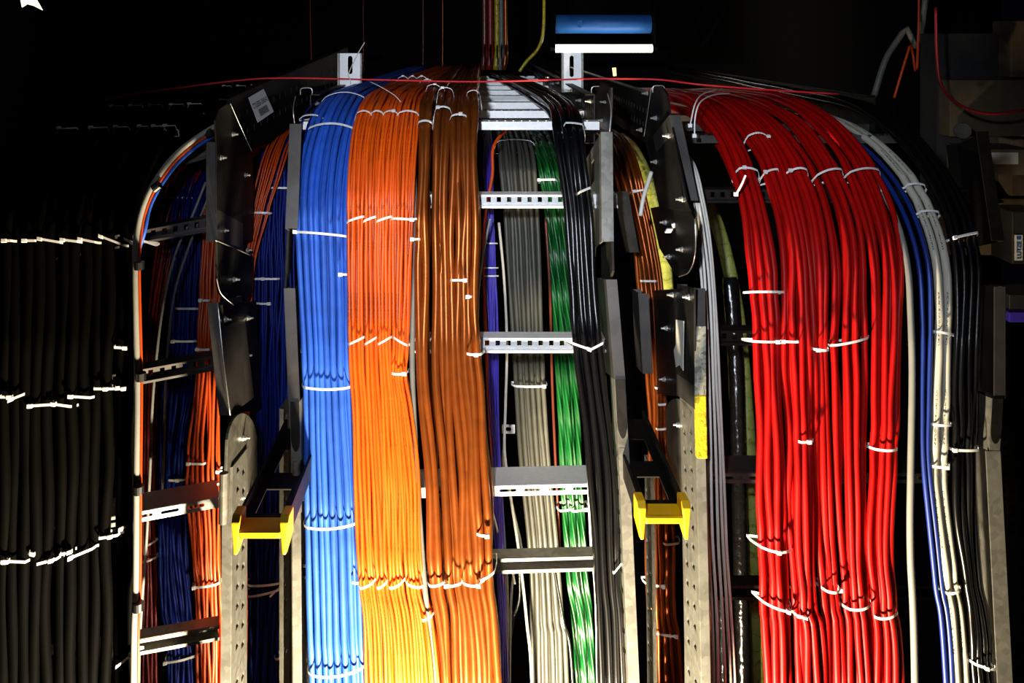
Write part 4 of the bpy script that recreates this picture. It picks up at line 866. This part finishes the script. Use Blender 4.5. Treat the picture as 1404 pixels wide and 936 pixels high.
pz = 1.548; mb = MB(); mb.box((P(1391, 322, pz) + P(1402, 357, pz)) / 2, XU * 5.5 * pz * K, Vector((0, 0.0006, 0)), Vector((0, 0, 17.5 * pz * K))); mb.build('maker_plate', 'torn_paper', t)
vs, fs = text_mesh('LUTZE', 1.0); wx = max(v.x for v in vs); hy = max(v.y for v in vs)
mesh_obj('lettering', [P(1400 - 6 * v.y / hy, 355 - 24 * v.x / wx, pz - 0.002) for v in vs], fs, 'blue_ink', t)
mb = MB(); mb.box(P(1397, 326, pz - 0.001), XU * 3 * pz * K, Vector((0, 0.0006, 0)), Vector((0, 0, 2.4 * pz * K))); mb.build('logo', 'blue_ink', t)
t = thing('round_knob', 'round metal knob above the dim box at far right', 'knob', P(1320, 180, 1.6)); mb = MB(); mb.cyl(P(1320, 179, 1.6), P(1320, 179, 1.57), 11 * 1.6 * K, 24); mb.build('disc', 'dark_shaded_steel', t, bevel=K)
mb = MB(); mb.cyl(P(1320, 179, 1.66), P(1320, 179, 1.6), 6 * 1.6 * K, 16); mb.build('shaft', 'dark_shaded_steel', t)
t, a, b_ = gear('shelf_beam', 'horizontal metal beam behind the far right rail', 'beam', 1384, 1440, 404, 424, 1.5, 0.1, 'cover_steel')
t, a, b_ = gear('shelf_beam', 'violet blue strip below the beam behind the far right rail', 'beam', 1384, 1440, 428, 442, 1.52, 0.1, 'violet')
pix_tube('black_cable', [(1283, 10, 1.5), (1285, 80, 1.5), (1292, 120, 1.5), (1318, 145, 1.5), (1360, 156, 1.5), (1420, 148, 1.5)], 3, 'red_dark', 'thin dark cable hanging in a loop at the upper right', 'cable', n=40)
pix_tube('grey_cable', [(1300, -900, 2.2), (1270, -20, 2.2), (1240, 40, 2.2), (1215, 80, 2.2), (1198, 132, 2.2)], 9, 'grey_single', 'thick dim grey cable slanting down at the upper right', 'cable', n=20)
pix_tube('orange_cable', [(1262, -1000, 2.1), (1260, 10, 2.1), (1248, 60, 2.1), (1236, 100, 2.1), (1226, 134, 2.1)], 3.5, 'orange_red', 'dim orange cable slanting down at the upper right', 'cable', n=20)
# perforated guard at the lower right
t = thing('perforated_guard', 'dark perforated guard panel at the lower right edge', 'panel', P(1400, 660, 1.4)); mb = MB(); a = P(1372, 585, 1.4); U = P(1440, 585, 1.4) - a; V = P(1372, 930, 1.4) - a
mb.plate(a, U, V, [((i + .25) / 7, (i + .75) / 7, (j + .3) / 30, (j + .7) / 30) for i in range(7) for j in range(30)]); mb.build('sheet', 'dark_shaded_steel', t, solid=1.5 * K)
